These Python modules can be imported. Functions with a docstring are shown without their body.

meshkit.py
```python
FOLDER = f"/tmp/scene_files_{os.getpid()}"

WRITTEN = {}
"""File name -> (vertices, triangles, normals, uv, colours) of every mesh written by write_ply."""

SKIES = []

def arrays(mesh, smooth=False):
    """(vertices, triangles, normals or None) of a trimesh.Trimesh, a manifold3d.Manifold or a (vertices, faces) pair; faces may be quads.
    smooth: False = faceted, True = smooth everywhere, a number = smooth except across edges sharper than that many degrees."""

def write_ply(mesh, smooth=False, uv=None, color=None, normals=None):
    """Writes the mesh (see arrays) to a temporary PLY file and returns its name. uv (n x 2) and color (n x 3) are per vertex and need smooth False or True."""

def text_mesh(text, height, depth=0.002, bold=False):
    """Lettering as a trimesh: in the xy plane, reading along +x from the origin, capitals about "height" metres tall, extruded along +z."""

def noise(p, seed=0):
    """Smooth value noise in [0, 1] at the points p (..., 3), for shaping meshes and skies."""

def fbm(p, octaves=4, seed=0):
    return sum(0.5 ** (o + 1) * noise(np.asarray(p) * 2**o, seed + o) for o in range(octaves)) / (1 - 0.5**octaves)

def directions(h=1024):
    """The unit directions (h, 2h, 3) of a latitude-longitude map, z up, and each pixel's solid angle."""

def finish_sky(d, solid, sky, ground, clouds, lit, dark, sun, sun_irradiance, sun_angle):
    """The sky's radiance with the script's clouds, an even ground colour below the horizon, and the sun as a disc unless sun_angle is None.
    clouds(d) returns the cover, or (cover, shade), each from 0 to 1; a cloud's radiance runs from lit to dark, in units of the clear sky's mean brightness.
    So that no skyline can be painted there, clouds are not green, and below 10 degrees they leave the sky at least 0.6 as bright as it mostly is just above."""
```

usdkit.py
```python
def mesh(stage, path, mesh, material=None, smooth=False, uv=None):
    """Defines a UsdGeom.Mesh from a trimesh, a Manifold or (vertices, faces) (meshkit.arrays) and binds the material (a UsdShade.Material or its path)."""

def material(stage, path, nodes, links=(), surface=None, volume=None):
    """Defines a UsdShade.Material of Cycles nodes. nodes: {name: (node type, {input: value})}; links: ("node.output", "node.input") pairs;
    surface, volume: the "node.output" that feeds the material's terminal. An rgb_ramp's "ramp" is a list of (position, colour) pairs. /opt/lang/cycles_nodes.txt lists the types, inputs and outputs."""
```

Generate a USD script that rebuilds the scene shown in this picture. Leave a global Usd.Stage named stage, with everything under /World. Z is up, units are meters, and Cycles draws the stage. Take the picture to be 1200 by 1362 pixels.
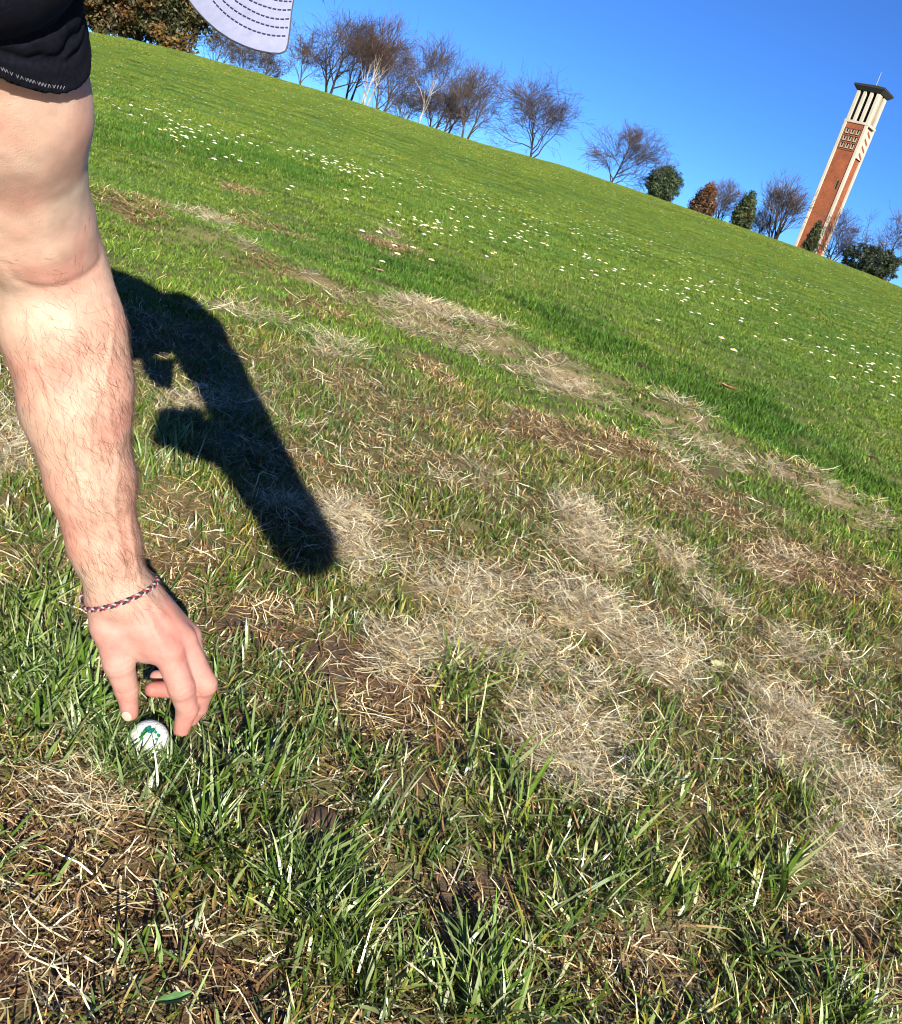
import math, os, numpy as np, trimesh, manifold3d as m3, usdkit, meshkit
from pxr import Usd, UsdGeom, UsdLux, UsdShade, Sdf, Gf, Vt

stage = Usd.Stage.CreateInMemory()
UsdGeom.SetStageUpAxis(stage, "Z"); UsdGeom.SetStageMetersPerUnit(stage, 1.0)
world = UsdGeom.Xform.Define(stage, "/World"); stage.SetDefaultPrim(world.GetPrim())
T = Sdf.ValueTypeNames

# ------------------------------------------------------------------ camera, sky, sun, exposure
PITCH, ROLL = math.radians(17.0), math.radians(18.0)
F, CX, CY = 1308.0, 600.0, 681.0
CAMH = 0.70
EXPOSURE = 1.6
SUN_EL = math.radians(22.0)
SUN_AZ = math.radians(180.0 - 18.5)          # clockwise from +y: behind the camera and a little to its right
SUN_I, SKY_S = 1.25, 0.06
cam_o = np.array([0, 0, CAMH])
FWD = np.array([0, math.cos(PITCH), -math.sin(PITCH)])
R0 = np.array([1.0, 0, 0]); U0 = np.array([0, math.sin(PITCH), math.cos(PITCH)])
IR = R0 * math.cos(ROLL) + U0 * math.sin(ROLL)
IU = -R0 * math.sin(ROLL) + U0 * math.cos(ROLL)
cam = UsdGeom.Camera.Define(stage, "/World/camera")
M = Gf.Matrix4d(*IR, 0, *IU, 0, *(-FWD), 0, *cam_o, 1)
cam.AddTransformOp().Set(M)
cam.CreateHorizontalApertureAttr(36.0); cam.CreateVerticalApertureAttr(36.0 * 1362 / 1200)
cam.CreateFocalLengthAttr(36.0 * F / 1200); cam.CreateClippingRangeAttr(Gf.Vec2f(0.02, 5000))
cam.CreateExposureAttr(EXPOSURE)

sun_dir = np.array([math.sin(SUN_AZ) * math.cos(SUN_EL), math.cos(SUN_AZ) * math.cos(SUN_EL), math.sin(SUN_EL)])
usdkit.material(stage, "/World/Looks/sky_look", {
    "sky": ("sky_texture", {"sky_type": "single_scattering", "sun_disc": False, "sun_elevation": SUN_EL, "sun_rotation": math.atan2(sun_dir[0], sun_dir[1]), "altitude": 1500.0, "air_density": 0.62, "aerosol_density": 0.0, "ozone_density": 10.5}),
    "bg": ("background_shader", {"strength": SKY_S})}, [("sky.color", "bg.color")], surface="bg.background")
dome = UsdLux.DomeLight.Define(stage, "/World/sky")
UsdShade.MaterialBindingAPI.Apply(dome.GetPrim()).Bind(UsdShade.Material.Get(stage, "/World/Looks/sky_look"))
dome.GetPrim().SetCustomDataByKey("kind", "structure")
sun = UsdLux.DistantLight.Define(stage, "/World/sun")
sun.CreateIntensityAttr(SUN_I); sun.CreateAngleAttr(0.5); sun.CreateNormalizeAttr(True); sun.CreateColorAttr(Gf.Vec3f(1.0, 0.93, 0.82))
zax = sun_dir / np.linalg.norm(sun_dir); xax = np.cross([0, 0, 1], zax); xax /= np.linalg.norm(xax); yax = np.cross(zax, xax)
sun.AddTransformOp().Set(Gf.Matrix4d(*xax, 0, *yax, 0, *zax, 0, 0, 0, 50, 1))

# ------------------------------------------------------------------ helpers
used = {}
def numbered(parent, name):
    key = parent + "/" + name
    n = used.get(key, 0); used[key] = n + 1
    return key if n == 0 else f"{key}_{n:03d}"
def tag(prim, label=None, category=None, group=None, kind=None):
    p = prim.GetPrim() if hasattr(prim, "GetPrim") else prim
    for k, v in (("label", label), ("category", category), ("group", group), ("kind", kind)):
        if v: p.SetCustomDataByKey(k, v)
    return p
def thing(name, label, category, loc=(0, 0, 0), rotz=0.0, group=None, kind=None):
    x = UsdGeom.Xform.Define(stage, numbered("/World", name))
    x.AddTranslateOp().Set(Gf.Vec3d(*map(float, loc)))
    if rotz: x.AddRotateZOp().Set(float(rotz))
    return tag(x, label, category, group, kind)
def obj(name, mesh, mat, parent=None, smooth=False, tint=None, label=None, category=None, group=None, kind=None):
    pp = str(parent.GetPath()) if parent is not None else "/World"
    m = usdkit.mesh(stage, numbered(pp, name), mesh, mat, smooth=smooth)
    if tint is not None: primvar(m, tint)
    return tag(m, label, category, group, kind)
def primvar(m, tint, name="tint"):
    UsdGeom.PrimvarsAPI(m).CreatePrimvar(name, T.Color3fArray, "vertex").Set(Vt.Vec3fArray.FromNumpy(np.asarray(tint, np.float32)))
def pix(px, py, d):
    """The point seen at photo pixel (px, py) at distance d along the view axis."""
    px, py, d = np.broadcast_arrays(np.asarray(px, float), np.asarray(py, float), np.asarray(d, float))
    return cam_o + ((px - CX) / F * d)[..., None] * IR + (-(py - CY) / F * d)[..., None] * IU + d[..., None] * FWD
def project(p):
    q = np.asarray(p) - cam_o
    d = q @ FWD
    return CX + F * (q @ IR) / d, CY - F * (q @ IU) / d, d
def sstep(a, b, x):
    t = np.clip((x - a) / (b - a), 0, 1); return t * t * (3 - 2 * t)
def cat(ms): return trimesh.util.concatenate(ms)
def box(sx, sy, sz, c=(0, 0, 0)):
    b = trimesh.creation.box([sx, sy, sz]); b.apply_translation(c); return b
def bbox(x0, x1, y0, y1, z0, z1, bev=0.0):
    if bev:
        b = m3.Manifold.batch_hull([m3.Manifold.cube([x1-x0-2*bev, y1-y0-2*bev, z1-z0]).translate([x0+bev, y0+bev, z0]),
                                    m3.Manifold.cube([x1-x0-2*bev, y1-y0, z1-z0-2*bev]).translate([x0+bev, y0, z0+bev]),
                                    m3.Manifold.cube([x1-x0, y1-y0-2*bev, z1-z0-2*bev]).translate([x0, y0+bev, z0+bev])])
        m = b.to_mesh(); return trimesh.Trimesh(m.vert_properties[:, :3], m.tri_verts, process=False)
    return box(x1-x0, y1-y0, z1-z0, ((x0+x1)/2, (y0+y1)/2, (z0+z1)/2))
def tubes(p0, p1, r0, r1, n=5):
    """Many frustums as one (vertices, faces)."""
    p0, p1, r0, r1 = map(lambda a: np.asarray(a, float), (p0, p1, r0, r1))
    d = p1 - p0; d /= np.maximum(np.linalg.norm(d, axis=1, keepdims=True), 1e-9)
    a = np.where(np.abs(d[:, 2:3]) < 0.9, [[0, 0, 1.0]], [[1.0, 0, 0]])
    u = np.cross(d, a); u /= np.linalg.norm(u, axis=1, keepdims=True); w = np.cross(d, u)
    t = np.arange(n) / n * 2 * np.pi
    ring = np.cos(t)[None, :, None] * u[:, None] + np.sin(t)[None, :, None] * w[:, None]
    v = np.concatenate([p0[:, None] + ring * r0[:, None, None], p1[:, None] + ring * r1[:, None, None]], 1)
    i = np.arange(n); j = (i + 1) % n
    f1 = np.concatenate([np.stack([i, j, j + n], 1), np.stack([i, j + n, i + n], 1)])
    f = (f1[None] + (np.arange(len(p0)) * 2 * n)[:, None, None]).reshape(-1, 3)
    return v.reshape(-1, 3), f
def sweep(path, r, n=8, closed=False):
    path = np.asarray(path, float); r = np.broadcast_to(r, len(path)).astype(float)
    tan = np.gradient(path, axis=0)
    if closed: tan = np.roll(path, -1, 0) - np.roll(path, 1, 0)
    tan /= np.linalg.norm(tan, axis=1, keepdims=True)
    u = np.cross(tan[0], [0.3, 0.5, 0.81]); u /= np.linalg.norm(u); us = []
    for k in range(len(path)):
        u = u - tan[k] * (u @ tan[k]); u /= np.linalg.norm(u); us.append(u)
    us = np.array(us); ws = np.cross(tan, us); t = np.arange(n) / n * 2 * np.pi
    v = path[:, None] + r[:, None, None] * (np.cos(t)[None, :, None] * us[:, None] + np.sin(t)[None, :, None] * ws[:, None])
    K = len(path); f = []
    for k in range(K if closed else K - 1):
        a, b = k * n, ((k + 1) % K) * n
        for i in range(n):
            j = (i + 1) % n; f += [[a + i, a + j, b + j], [a + i, b + j, b + i]]
    v = v.reshape(-1, 3)
    if not closed:
        v = np.vstack([v, path[0], path[-1]])
        for i in range(n):
            j = (i + 1) % n; f += [[len(v) - 2, j, i], [len(v) - 1, (K - 1) * n + i, (K - 1) * n + j]]
    return trimesh.Trimesh(v, f, process=False)

def smooth_mesh(t, it=8):
    from scipy.sparse import coo_matrix
    v, f = np.array(t.vertices), np.array(t.faces); n = len(v)
    e = np.vstack([f[:, [0, 1]], f[:, [1, 2]], f[:, [2, 0]]]); e = np.vstack([e, e[:, ::-1]])
    A = coo_matrix((np.ones(len(e)), (e[:, 0], e[:, 1])), shape=(n, n)).tocsr(); A.data[:] = 1
    deg = np.asarray(A.sum(1)).ravel(); ok = deg > 0; deg[~ok] = 1
    for _ in range(it):
        for lam in (.5, -.515):
            v = v + lam * np.where(ok[:, None], (A @ v) / deg[:, None] - v, 0)
    return trimesh.Trimesh(v, f, process=False)
def surface_nets(fn, lo, hi, h):
    """Zero surface of fn (negative inside) on a grid of step h; a coarse pass first, then only the cells near the surface."""
    lo, hi = np.asarray(lo, float), np.asarray(hi, float)
    B = 8; n = (np.ceil((hi - lo) / h / B).astype(int)) * B + 1
    ax = [lo[k] + h * np.arange(n[k]) for k in range(3)]
    val = np.full(n, 1.0, np.float32)
    cb = (n - 1) // B
    cc = np.stack(np.meshgrid(*[np.arange(c) for c in cb], indexing="ij"), -1).reshape(-1, 3)
    ctr = lo + (cc + 0.5) * B * h
    cv = fn(ctr)
    val_c = np.sign(cv)
    near = np.abs(cv) < B * h * 0.87 * 1.6
    for c, s in zip(cc[~near], val_c[~near]):
        val[c[0]*B:c[0]*B+B+1, c[1]*B:c[1]*B+B+1, c[2]*B:c[2]*B+B+1] = s
    o = np.stack(np.meshgrid(*[np.arange(B + 1)] * 3, indexing="ij"), -1).reshape(-1, 3)
    nc = cc[near]
    for k in range(0, len(nc), 256):
        idx = nc[k:k+256, None] * B + o[None]
        v = fn((lo + idx * h).reshape(-1, 3)).reshape(idx.shape[:2])
        val[idx[..., 0], idx[..., 1], idx[..., 2]] = v
    s = val < 0
    any_in = np.zeros(n - 1, bool); all_in = np.ones(n - 1, bool)
    for a in range(2):
        for b in range(2):
            for c in range(2):
                q = s[a:n[0]-1+a, b:n[1]-1+b, c:n[2]-1+c]; any_in |= q; all_in &= q
    cell = np.argwhere(any_in & ~all_in)
    ids = np.full(n - 1, -1, np.int64); ids[tuple(cell.T)] = np.arange(len(cell))
    acc = np.zeros((len(cell), 3)); cnt = np.zeros(len(cell))
    corners = [(a, b, c) for a in range(2) for b in range(2) for c in range(2)]
    for A in corners:
        for k in range(3):
            if A[k] == 0:
                Bc = list(A); Bc[k] = 1
                va = val[tuple((cell + A).T)]; vb = val[tuple((cell + Bc).T)]
                x = (va < 0) != (vb < 0)
                t = np.where(x, va / np.where(x, va - vb, 1), 0)
                p = np.array(A, float)[None].repeat(len(cell), 0); p[:, k] = t
                acc += np.where(x[:, None], p, 0); cnt += x
    verts = lo + (cell + acc / np.maximum(cnt, 1)[:, None]) * h
    faces = []
    for k in range(3):
        u, w = (k + 1) % 3, (k + 2) % 3
        sl = [slice(None)] * 3; sl2 = [slice(None)] * 3
        sl[k] = slice(0, n[k] - 1); sl2[k] = slice(1, n[k])
        e = np.argwhere(s[tuple(sl)] != s[tuple(sl2)])
        e = e[(e[:, u] > 0) & (e[:, w] > 0) & (e[:, u] < n[u] - 1) & (e[:, w] < n[w] - 1)]
        inside = s[tuple(e.T)]
        def at(du, dw):
            q = e.copy(); q[:, u] += du; q[:, w] += dw; return ids[tuple(q.T)]
        q = np.stack([at(-1, -1), at(0, -1), at(0, 0), at(-1, 0)], 1)
        q[~inside] = q[~inside][:, ::-1]
        faces.append(q)
    q = np.concatenate(faces)
    return trimesh.Trimesh(verts, np.vstack([q[:, [0, 1, 2]], q[:, [0, 2, 3]]]), process=False)
def smin(a, b, k):
    h = np.clip(0.5 + 0.5 * (b - a) / k, 0, 1); return b * (1 - h) + a * h - k * h * (1 - h)
def cone_sdf(p, a, b, ra, rb):
    """Round cone, approximately: capsule with linear radius."""
    a, b = np.asarray(a), np.asarray(b); ba = b - a
    t = np.clip(((p - a) @ ba) / (ba @ ba), 0, 1)
    return np.linalg.norm(p - a - t[:, None] * ba, axis=1) - (ra + (rb - ra) * t)
def ell_sdf(p, c, R, Q=None):
    q = p - np.asarray(c)
    if Q is not None: q = q @ np.asarray(Q).T
    k0 = np.linalg.norm(q / R, axis=1); k1 = np.linalg.norm(q / np.square(R), axis=1)
    return k0 * (k0 - 1) / np.maximum(k1, 1e-9)

# ------------------------------------------------------------------ materials
def mat(name, color, rough=0.6, spec=0.5, noise=None, bump=None, tint=False, extra=None, translucent=0.0):
    """noise: (scale, amount) lightness variation; bump: (scale, strength, distance)."""
    nodes = {"p": ("principled_bsdf", {"base_color": color, "roughness": rough, "specular_ior_level": spec, **(extra or {})}), "g": ("geometry", {})}
    links, out = [], None
    if tint:
        nodes["t"] = ("attribute", {"attribute": "tint"}); out = "t.color"
    if noise:
        nodes["n"] = ("noise_texture", {"scale": noise[0], "detail": 4.0, "roughness": 0.6})
        nodes["nr"] = ("map_range", {"from_min": 0.3, "from_max": 0.7, "to_min": 1 - noise[1], "to_max": 1 + noise[1]})
        nodes["nm"] = ("mix", {"mix_type": "multiply", "fac": 1.0, "color1": color})
        nodes["nc"] = ("combine_xyz", {})
        links += [("g.position", "n.vector"), ("n.fac", "nr.value"), ("nr.result", "nc.x"), ("nr.result", "nc.y"), ("nr.result", "nc.z"), ("nc.vector", "nm.color2")]
        if out: links.append((out, "nm.color1"))
        out = "nm.color"
    if out: links.append((out, "p.base_color"))
    if bump:
        nodes["bn"] = ("noise_texture", {"scale": bump[0], "detail": 5.0, "roughness": 0.6})
        nodes["b"] = ("bump", {"strength": bump[1], "distance": bump[2]})
        links += [("g.position", "bn.vector"), ("bn.fac", "b.height"), ("b.normal", "p.normal")]
    surf = "p.BSDF"
    if translucent:
        nodes["tr"] = ("translucent_bsdf", {"color": color}); nodes["mx"] = ("mix_closure", {"fac": translucent})
        if out: links.append((out, "tr.color"))
        links += [("p.BSDF", "mx.closure1"), ("tr.BSDF", "mx.closure2")]
        surf = "mx.closure"
    return usdkit.material(stage, f"/World/Looks/{name}", nodes, links, surface=surf)

# ------------------------------------------------------------------ the ground's shape
R_0, CRV = 12.0, 0.00037
def unit_ray(px, py):
    d = pix(px, py, 1.0) - cam_o; return d / np.linalg.norm(d, axis=-1, keepdims=True)
crest_px = np.array([(60, 36), (120, 46), (180, 56), (250, 72), (350, 100), (450, 129), (550, 163), (650, 195), (750, 222), (850, 256), (950, 291), (1050, 326), (1150, 364), (1200, 385), (1260, 410)], float)
cr = unit_ray(crest_px[:, 0], crest_px[:, 1])
cr_az = np.arctan2(cr[:, 0], cr[:, 1]); cr_el = cr[:, 2] / np.hypot(cr[:, 0], cr[:, 1])
R_C = math.sqrt(R_0 ** 2 + CAMH / CRV)
m_tab = cr_el + CAMH / R_C + CRV * (R_C - R_0) ** 2 / R_C
A_ = np.stack([np.sin(cr_az), np.cos(cr_az)], 1)
mx, my = np.linalg.lstsq(A_, m_tab, rcond=None)[0]
dev = m_tab - A_ @ [mx, my]
def slope(a):
    base = mx * np.sin(a) + my * np.cos(a)
    d = np.interp(a, cr_az, dev)
    fade = sstep(1.6, 0.0, np.maximum(cr_az[0] - a, 0)) * sstep(1.6, 0.0, np.maximum(a - cr_az[-1], 0))
    return base + d * fade
def base_z(x, y):
    r = np.hypot(x, y); a = np.arctan2(x, y)
    over = np.maximum(r - R_0, 0)
    fall = np.where(over < 90, CRV * over ** 2, CRV * 8100 + 2 * CRV * 90 * (over - 90) * np.exp(-np.maximum(over - 90, 0) / 260.0))
    w = sstep(0.0, 2.5, r)
    m = (mx * np.sin(a) + my * np.cos(a)) * (1 - w) + slope(a) * w
    return m * np.minimum(r, 200) - fall
ridge = None
def gz(x, y):
    x, y = np.asarray(x, float), np.asarray(y, float)
    r = np.hypot(x, y)
    z = base_z(x, y)
    p = np.stack([x, y, 0 * x], -1)
    z = z + (meshkit.fbm(p * 2.3, 3, 3) - 0.5) * 0.045 * sstep(0.3, 1.2, r) + (meshkit.fbm(p * 9.0, 2, 5) - 0.5) * 0.016 * sstep(12, 3, r)
    z = z + (meshkit.fbm(p * 0.16, 2, 11) - 0.5) * 0.25 * sstep(4, 14, r) * sstep(36, 22, r)
    if ridge is not None:
        d = ridge_dist(x, y)
        z = z + 0.050 * np.exp(-(d / 0.16) ** 2) * ridge_w(x) - 0.07 * sstep(0.0, 0.5, d) * sstep(2.6, 0.9, d) * ridge_w(x)
    return z
def ridge_dist(x, y):
    return y - np.interp(x, ridge[:, 0], ridge[:, 1])
def ridge_w(x):
    return sstep(ridge[0, 0] - 1.5, ridge[0, 0], x) * sstep(ridge[-1, 0] + 2, ridge[-1, 0], x)
def hit(px, py, it=60):
    d = unit_ray(px, py); d = d.reshape(-1, 3)
    t = np.geomspace(0.3, 120, 500)
    P = cam_o + t[:, None, None] * d[None]
    below = P[..., 2] < gz(P[..., 0], P[..., 1])
    k = np.argmax(below, 0); ok = below.any(0)
    lo, hi = t[np.maximum(k - 1, 0)], t[k]
    for _ in range(25):
        mid = (lo + hi) / 2; Q = cam_o + mid[:, None] * d
        b = Q[:, 2] < gz(Q[:, 0], Q[:, 1]); hi = np.where(b, mid, hi); lo = np.where(b, lo, mid)
    Q = cam_o + hi[:, None] * d; Q[~ok] = np.nan
    return Q
_r = hit(np.array([120, 220, 330, 440, 560, 700, 830, 960, 1060, 1190]), np.array([262, 300, 345, 385, 425, 470, 530, 592, 640, 700]))
ridge = _r[np.argsort(_r[:, 0])][:, :2]

# ------------------------------------------------------------------ where the turf is dry, mossy, muddy, lush (a map of the ground)
def patch(kind):
    return np.array(PATCH[kind], float)
PATCH = {
 "dry": [  # px, py, rx, ry, angle (deg, image), strength
  (268, 545, 42, 32, 10, .7), (345, 535, 50, 30, 15, .45), (450, 685, 75, 25, 5, .75), (560, 425, 55, 28, 15, .9), (480, 755, 30, 55, -25, .8),
  (600, 785, 78, 36, 10, 1), (640, 840, 90, 36, 10, 1), (545, 862, 38, 20, -10, 1), (640, 630, 40, 20, 0, .5), (765, 685, 32, 24, 15, 1), (790, 735, 36, 40, -15, .9),
  (800, 825, 60, 36, 15, 1), (850, 865, 55, 30, 20, 1), (760, 905, 50, 20, 15, .7), (760, 975, 50, 38, 20, .85), (800, 1030, 34, 24, 30, .85),
  (940, 870, 50, 18, 20, .7), (1010, 900, 55, 16, 25, .65), (1060, 965, 45, 36, 20, .65), (1150, 1055, 45, 36, 20, .75), (1160, 1145, 48, 38, 20, .75), (975, 1145, 45, 26, 10, .45), (925, 1010, 40, 20, 15, .5),
  (905, 765, 60, 14, 32, .85), (985, 825, 50, 14, 25, .7), (1080, 855, 70, 28, 20, .6), (1040, 1005, 40, 30, 0, .6),
  (720, 490, 40, 12, 22, .8), (780, 520, 45, 14, 25, .85), (845, 552, 45, 14, 25, .9), (920, 550, 45, 7, 38, .8), (960, 602, 50, 13, 20, .75), (1030, 622, 40, 13, 20, .75), (1100, 655, 40, 14, 25, .75), (880, 580, 30, 12, 20, .8), (1150, 690, 30, 12, 25, .5),
  (300, 318, 40, 6, 14, .4), (265, 290, 34, 5, 16, .4), (520, 312, 24, 7, 12, .35), (410, 372, 34, 7, 12, .5), (350, 425, 36, 6, 15, .75), (300, 395, 34, 5, 15, .3), (450, 468, 25, 10, 0, .6), (1000, 745, 50, 18, 20, .4), (640, 455, 30, 10, 10, .5),
  (1130, 900, 40, 30, 20, .5), (880, 620, 40, 15, 20, .4), (100, 600, 60, 30, 0, .35), (20, 590, 40, 40, 0, .6), (60, 1060, 70, 40, 0, .5), (120, 1130, 60, 40, 10, .35), (420, 830, 40, 30, 0, .4), (870, 1100, 40, 30, 0, .3), (900, 1230, 40, 40, 0, .3)],
 "moss": [
  (175, 270, 50, 24, 15, .55), (310, 250, 28, 7, 12, .8), (350, 300, 70, 11, 14, .45), (525, 330, 35, 8, 12, .9), (575, 495, 55, 16, 30, .8), (740, 575, 70, 22, 22, .7), (680, 575, 40, 16, 15, .5), (1040, 745, 80, 30, 20, 1.1), (1130, 775, 80, 30, 20, 1.0), (860, 600, 90, 20, 22, .9), (960, 680, 90, 18, 22, .8), (330, 825, 110, 56, 12, 1.4), (455, 875, 70, 46, 20, 1.3), (520, 960, 80, 46, 15, 1.1), (250, 760, 50, 40, 0, .7), (560, 690, 60, 20, 10, .6), (440, 620, 60, 20, 10, .3), (235, 685, 40, 36, 0, .6), (640, 1185, 75, 30, 5, 1), (560, 1040, 60, 30, 0, .6), (425, 1095, 45, 34, 10, 1),
  (40, 1120, 150, 100, 15, 1.5), (40, 1270, 190, 140, 0, 1.7), (100, 1230, 190, 130, 20, 1.5), (250, 1310, 160, 70, 10, 1.4), (190, 1190, 100, 55, 10, 1.3), (870, 1295, 90, 50, 15, .8), (1120, 1240, 80, 36, 20, .75), (1180, 1325, 50, 30, 20, .7), (820, 880, 40, 18, 15, .8), (700, 1010, 40, 40, 0, .6), (850, 520, 14, 6, 0, 1), (840, 800, 60, 20, 20, .3), (860, 1000, 50, 20, 10, .4), (1050, 620, 50, 12, 20, .4), (900, 670, 60, 16, 20, .45), (1000, 700, 60, 14, 20, .45), (400, 365, 60, 12, 14, .5), (440, 420, 60, 12, 14, .35), (710, 790, 30, 40, 0, .5), (950, 1330, 120, 30, 0, .4), (730, 1290, 60, 30, 0, .4)],
 "bare": [(425, 1098, 40, 30, 15, 1), (640, 1185, 70, 30, 5, 1.1), (830, 1010, 30, 20, 0, .4), (330, 830, 90, 40, 12, 1.1), (450, 880, 50, 30, 15, .8), (60, 1270, 90, 70, 0, .6), (250, 1290, 90, 40, 0, .5), (525, 955, 40, 26, 0, .5), (190, 1190, 50, 26, 0, .4), (520, 312, 20, 7, 10, .8), (850, 488, 14, 5, 10, 1), (560, 690, 30, 10, 0, .4), (860, 1300, 40, 30, 0, .4)],
 "tall": [(300, 1060, 90, 70, 20, 1), (190, 1040, 80, 60, 0, 1), (400, 1190, 80, 60, 20, 1), (500, 1270, 110, 70, 15, 1), (620, 1330, 80, 40, 10, 1), (50, 850, 60, 90, 20, .7), (60, 960, 80, 50, 0, .9), (330, 1130, 80, 50, 20, .9), (450, 1100, 70, 50, 0, .5), (630, 925, 60, 36, 10, .5), (850, 1060, 60, 30, 20, .6), (1000, 1310, 80, 50, 20, .8), (1110, 1340, 60, 30, 0, .7), (960, 1200, 90, 50, -20, .5), (220, 620, 40, 60, 0, .4), (50, 730, 50, 60, 0, .5), (640, 1050, 60, 40, 0, .4), (720, 1270, 60, 40, 0, .4), (1100, 1120, 60, 40, 0, .3), (800, 1180, 80, 50, 0, .35)],
 "lush": [(330, 740, 80, 40, 15, .7), (400, 460, 90, 30, 15, .5), (560, 960, 90, 40, 10, .5), (300, 200, 200, 30, 15, .7), (560, 370, 130, 26, 20, .6), (1000, 570, 150, 26, 22, .9), (760, 440, 130, 20, 20, .8), (900, 500, 120, 18, 22, .5), (1140, 640, 70, 20, 22, .8), (840, 780, 40, 60, -20, .7), (1100, 1000, 60, 40, 0, .3), (650, 700, 60, 40, 0, .2)],
}
_w = {}
def _prep():
    for k, rows in PATCH.items():
        rows = np.array(rows, float)
        c = hit(rows[:, 0], rows[:, 1])[:, :2]
        t = np.radians(rows[:, 4])
        e = 0.5
        ax = hit(rows[:, 0] + np.cos(t) * rows[:, 2] * e, rows[:, 1] + np.sin(t) * rows[:, 2] * e)[:, :2] - c
        bx = hit(rows[:, 0] - np.sin(t) * rows[:, 3] * e, rows[:, 1] + np.cos(t) * rows[:, 3] * e)[:, :2] - c
        J = np.stack([ax / e, bx / e], -1)
        _w[k] = (c, np.linalg.inv(J), rows[:, 5])
_prep()
def weight(kind, x, y):
    c, Ji, s = _w[kind]
    p = np.stack([x, y, 0 * x], -1)
    r = np.hypot(x, y)
    n1 = meshkit.fbm(p * 7.0, 3, 21) - 0.5; n2 = meshkit.fbm(p * 22.0, 2, 27) - 0.5
    out = np.zeros(len(x))
    for i in range(len(c)):
        q = (np.stack([x, y], -1) - c[i]) @ Ji[i].T
        d = np.hypot(q[:, 0], q[:, 1])
        near = d < 2.2
        if near.any():
            w = s[i] * sstep(1.15, 0.55, d[near] + n1[near] * (2.4 if kind == 'dry' else 1.4) + n2[near] * (2.4 if kind == 'dry' else 1.2))
            out[near] = np.maximum(out[near], w)
    return out

# ------------------------------------------------------------------ ground sheet
AZW = math.radians(38)
az = np.unique(np.concatenate([np.linspace(-AZW, AZW, 420), np.linspace(AZW, 2 * np.pi - AZW, 60)]))[:-1]
rad = np.concatenate([[0.05, 0.15], np.geomspace(0.28, 60, 620), np.geomspace(63, 1500, 50)])
RR, AA = np.meshgrid(rad, az, indexing="ij")
gx, gy = (RR * np.sin(AA)).ravel(), (RR * np.cos(AA)).ravel()
gv = np.stack([gx, gy, gz(gx, gy)], 1)
na = len(az); k = np.arange((len(rad) - 1) * na); i_, j_ = k // na, k % na
a0, a1 = i_ * na + j_, i_ * na + (j_ + 1) % na
gf = np.concatenate([np.stack([a0, a0 + na, a1 + na], 1), np.stack([a0, a1 + na, a1], 1)])
gv = np.vstack([gv, [0, 0, gz(np.zeros(1), np.zeros(1))[0]]])
gf = np.vstack([gf, np.stack([np.full(na, len(gv) - 1), np.arange(na), (np.arange(na) + 1) % na], 1)])
gf = gf[:, ::-1] if np.cross(gv[gf[0, 1]] - gv[gf[0, 0]], gv[gf[0, 2]] - gv[gf[0, 0]])[2] < 0 else gf
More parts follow.
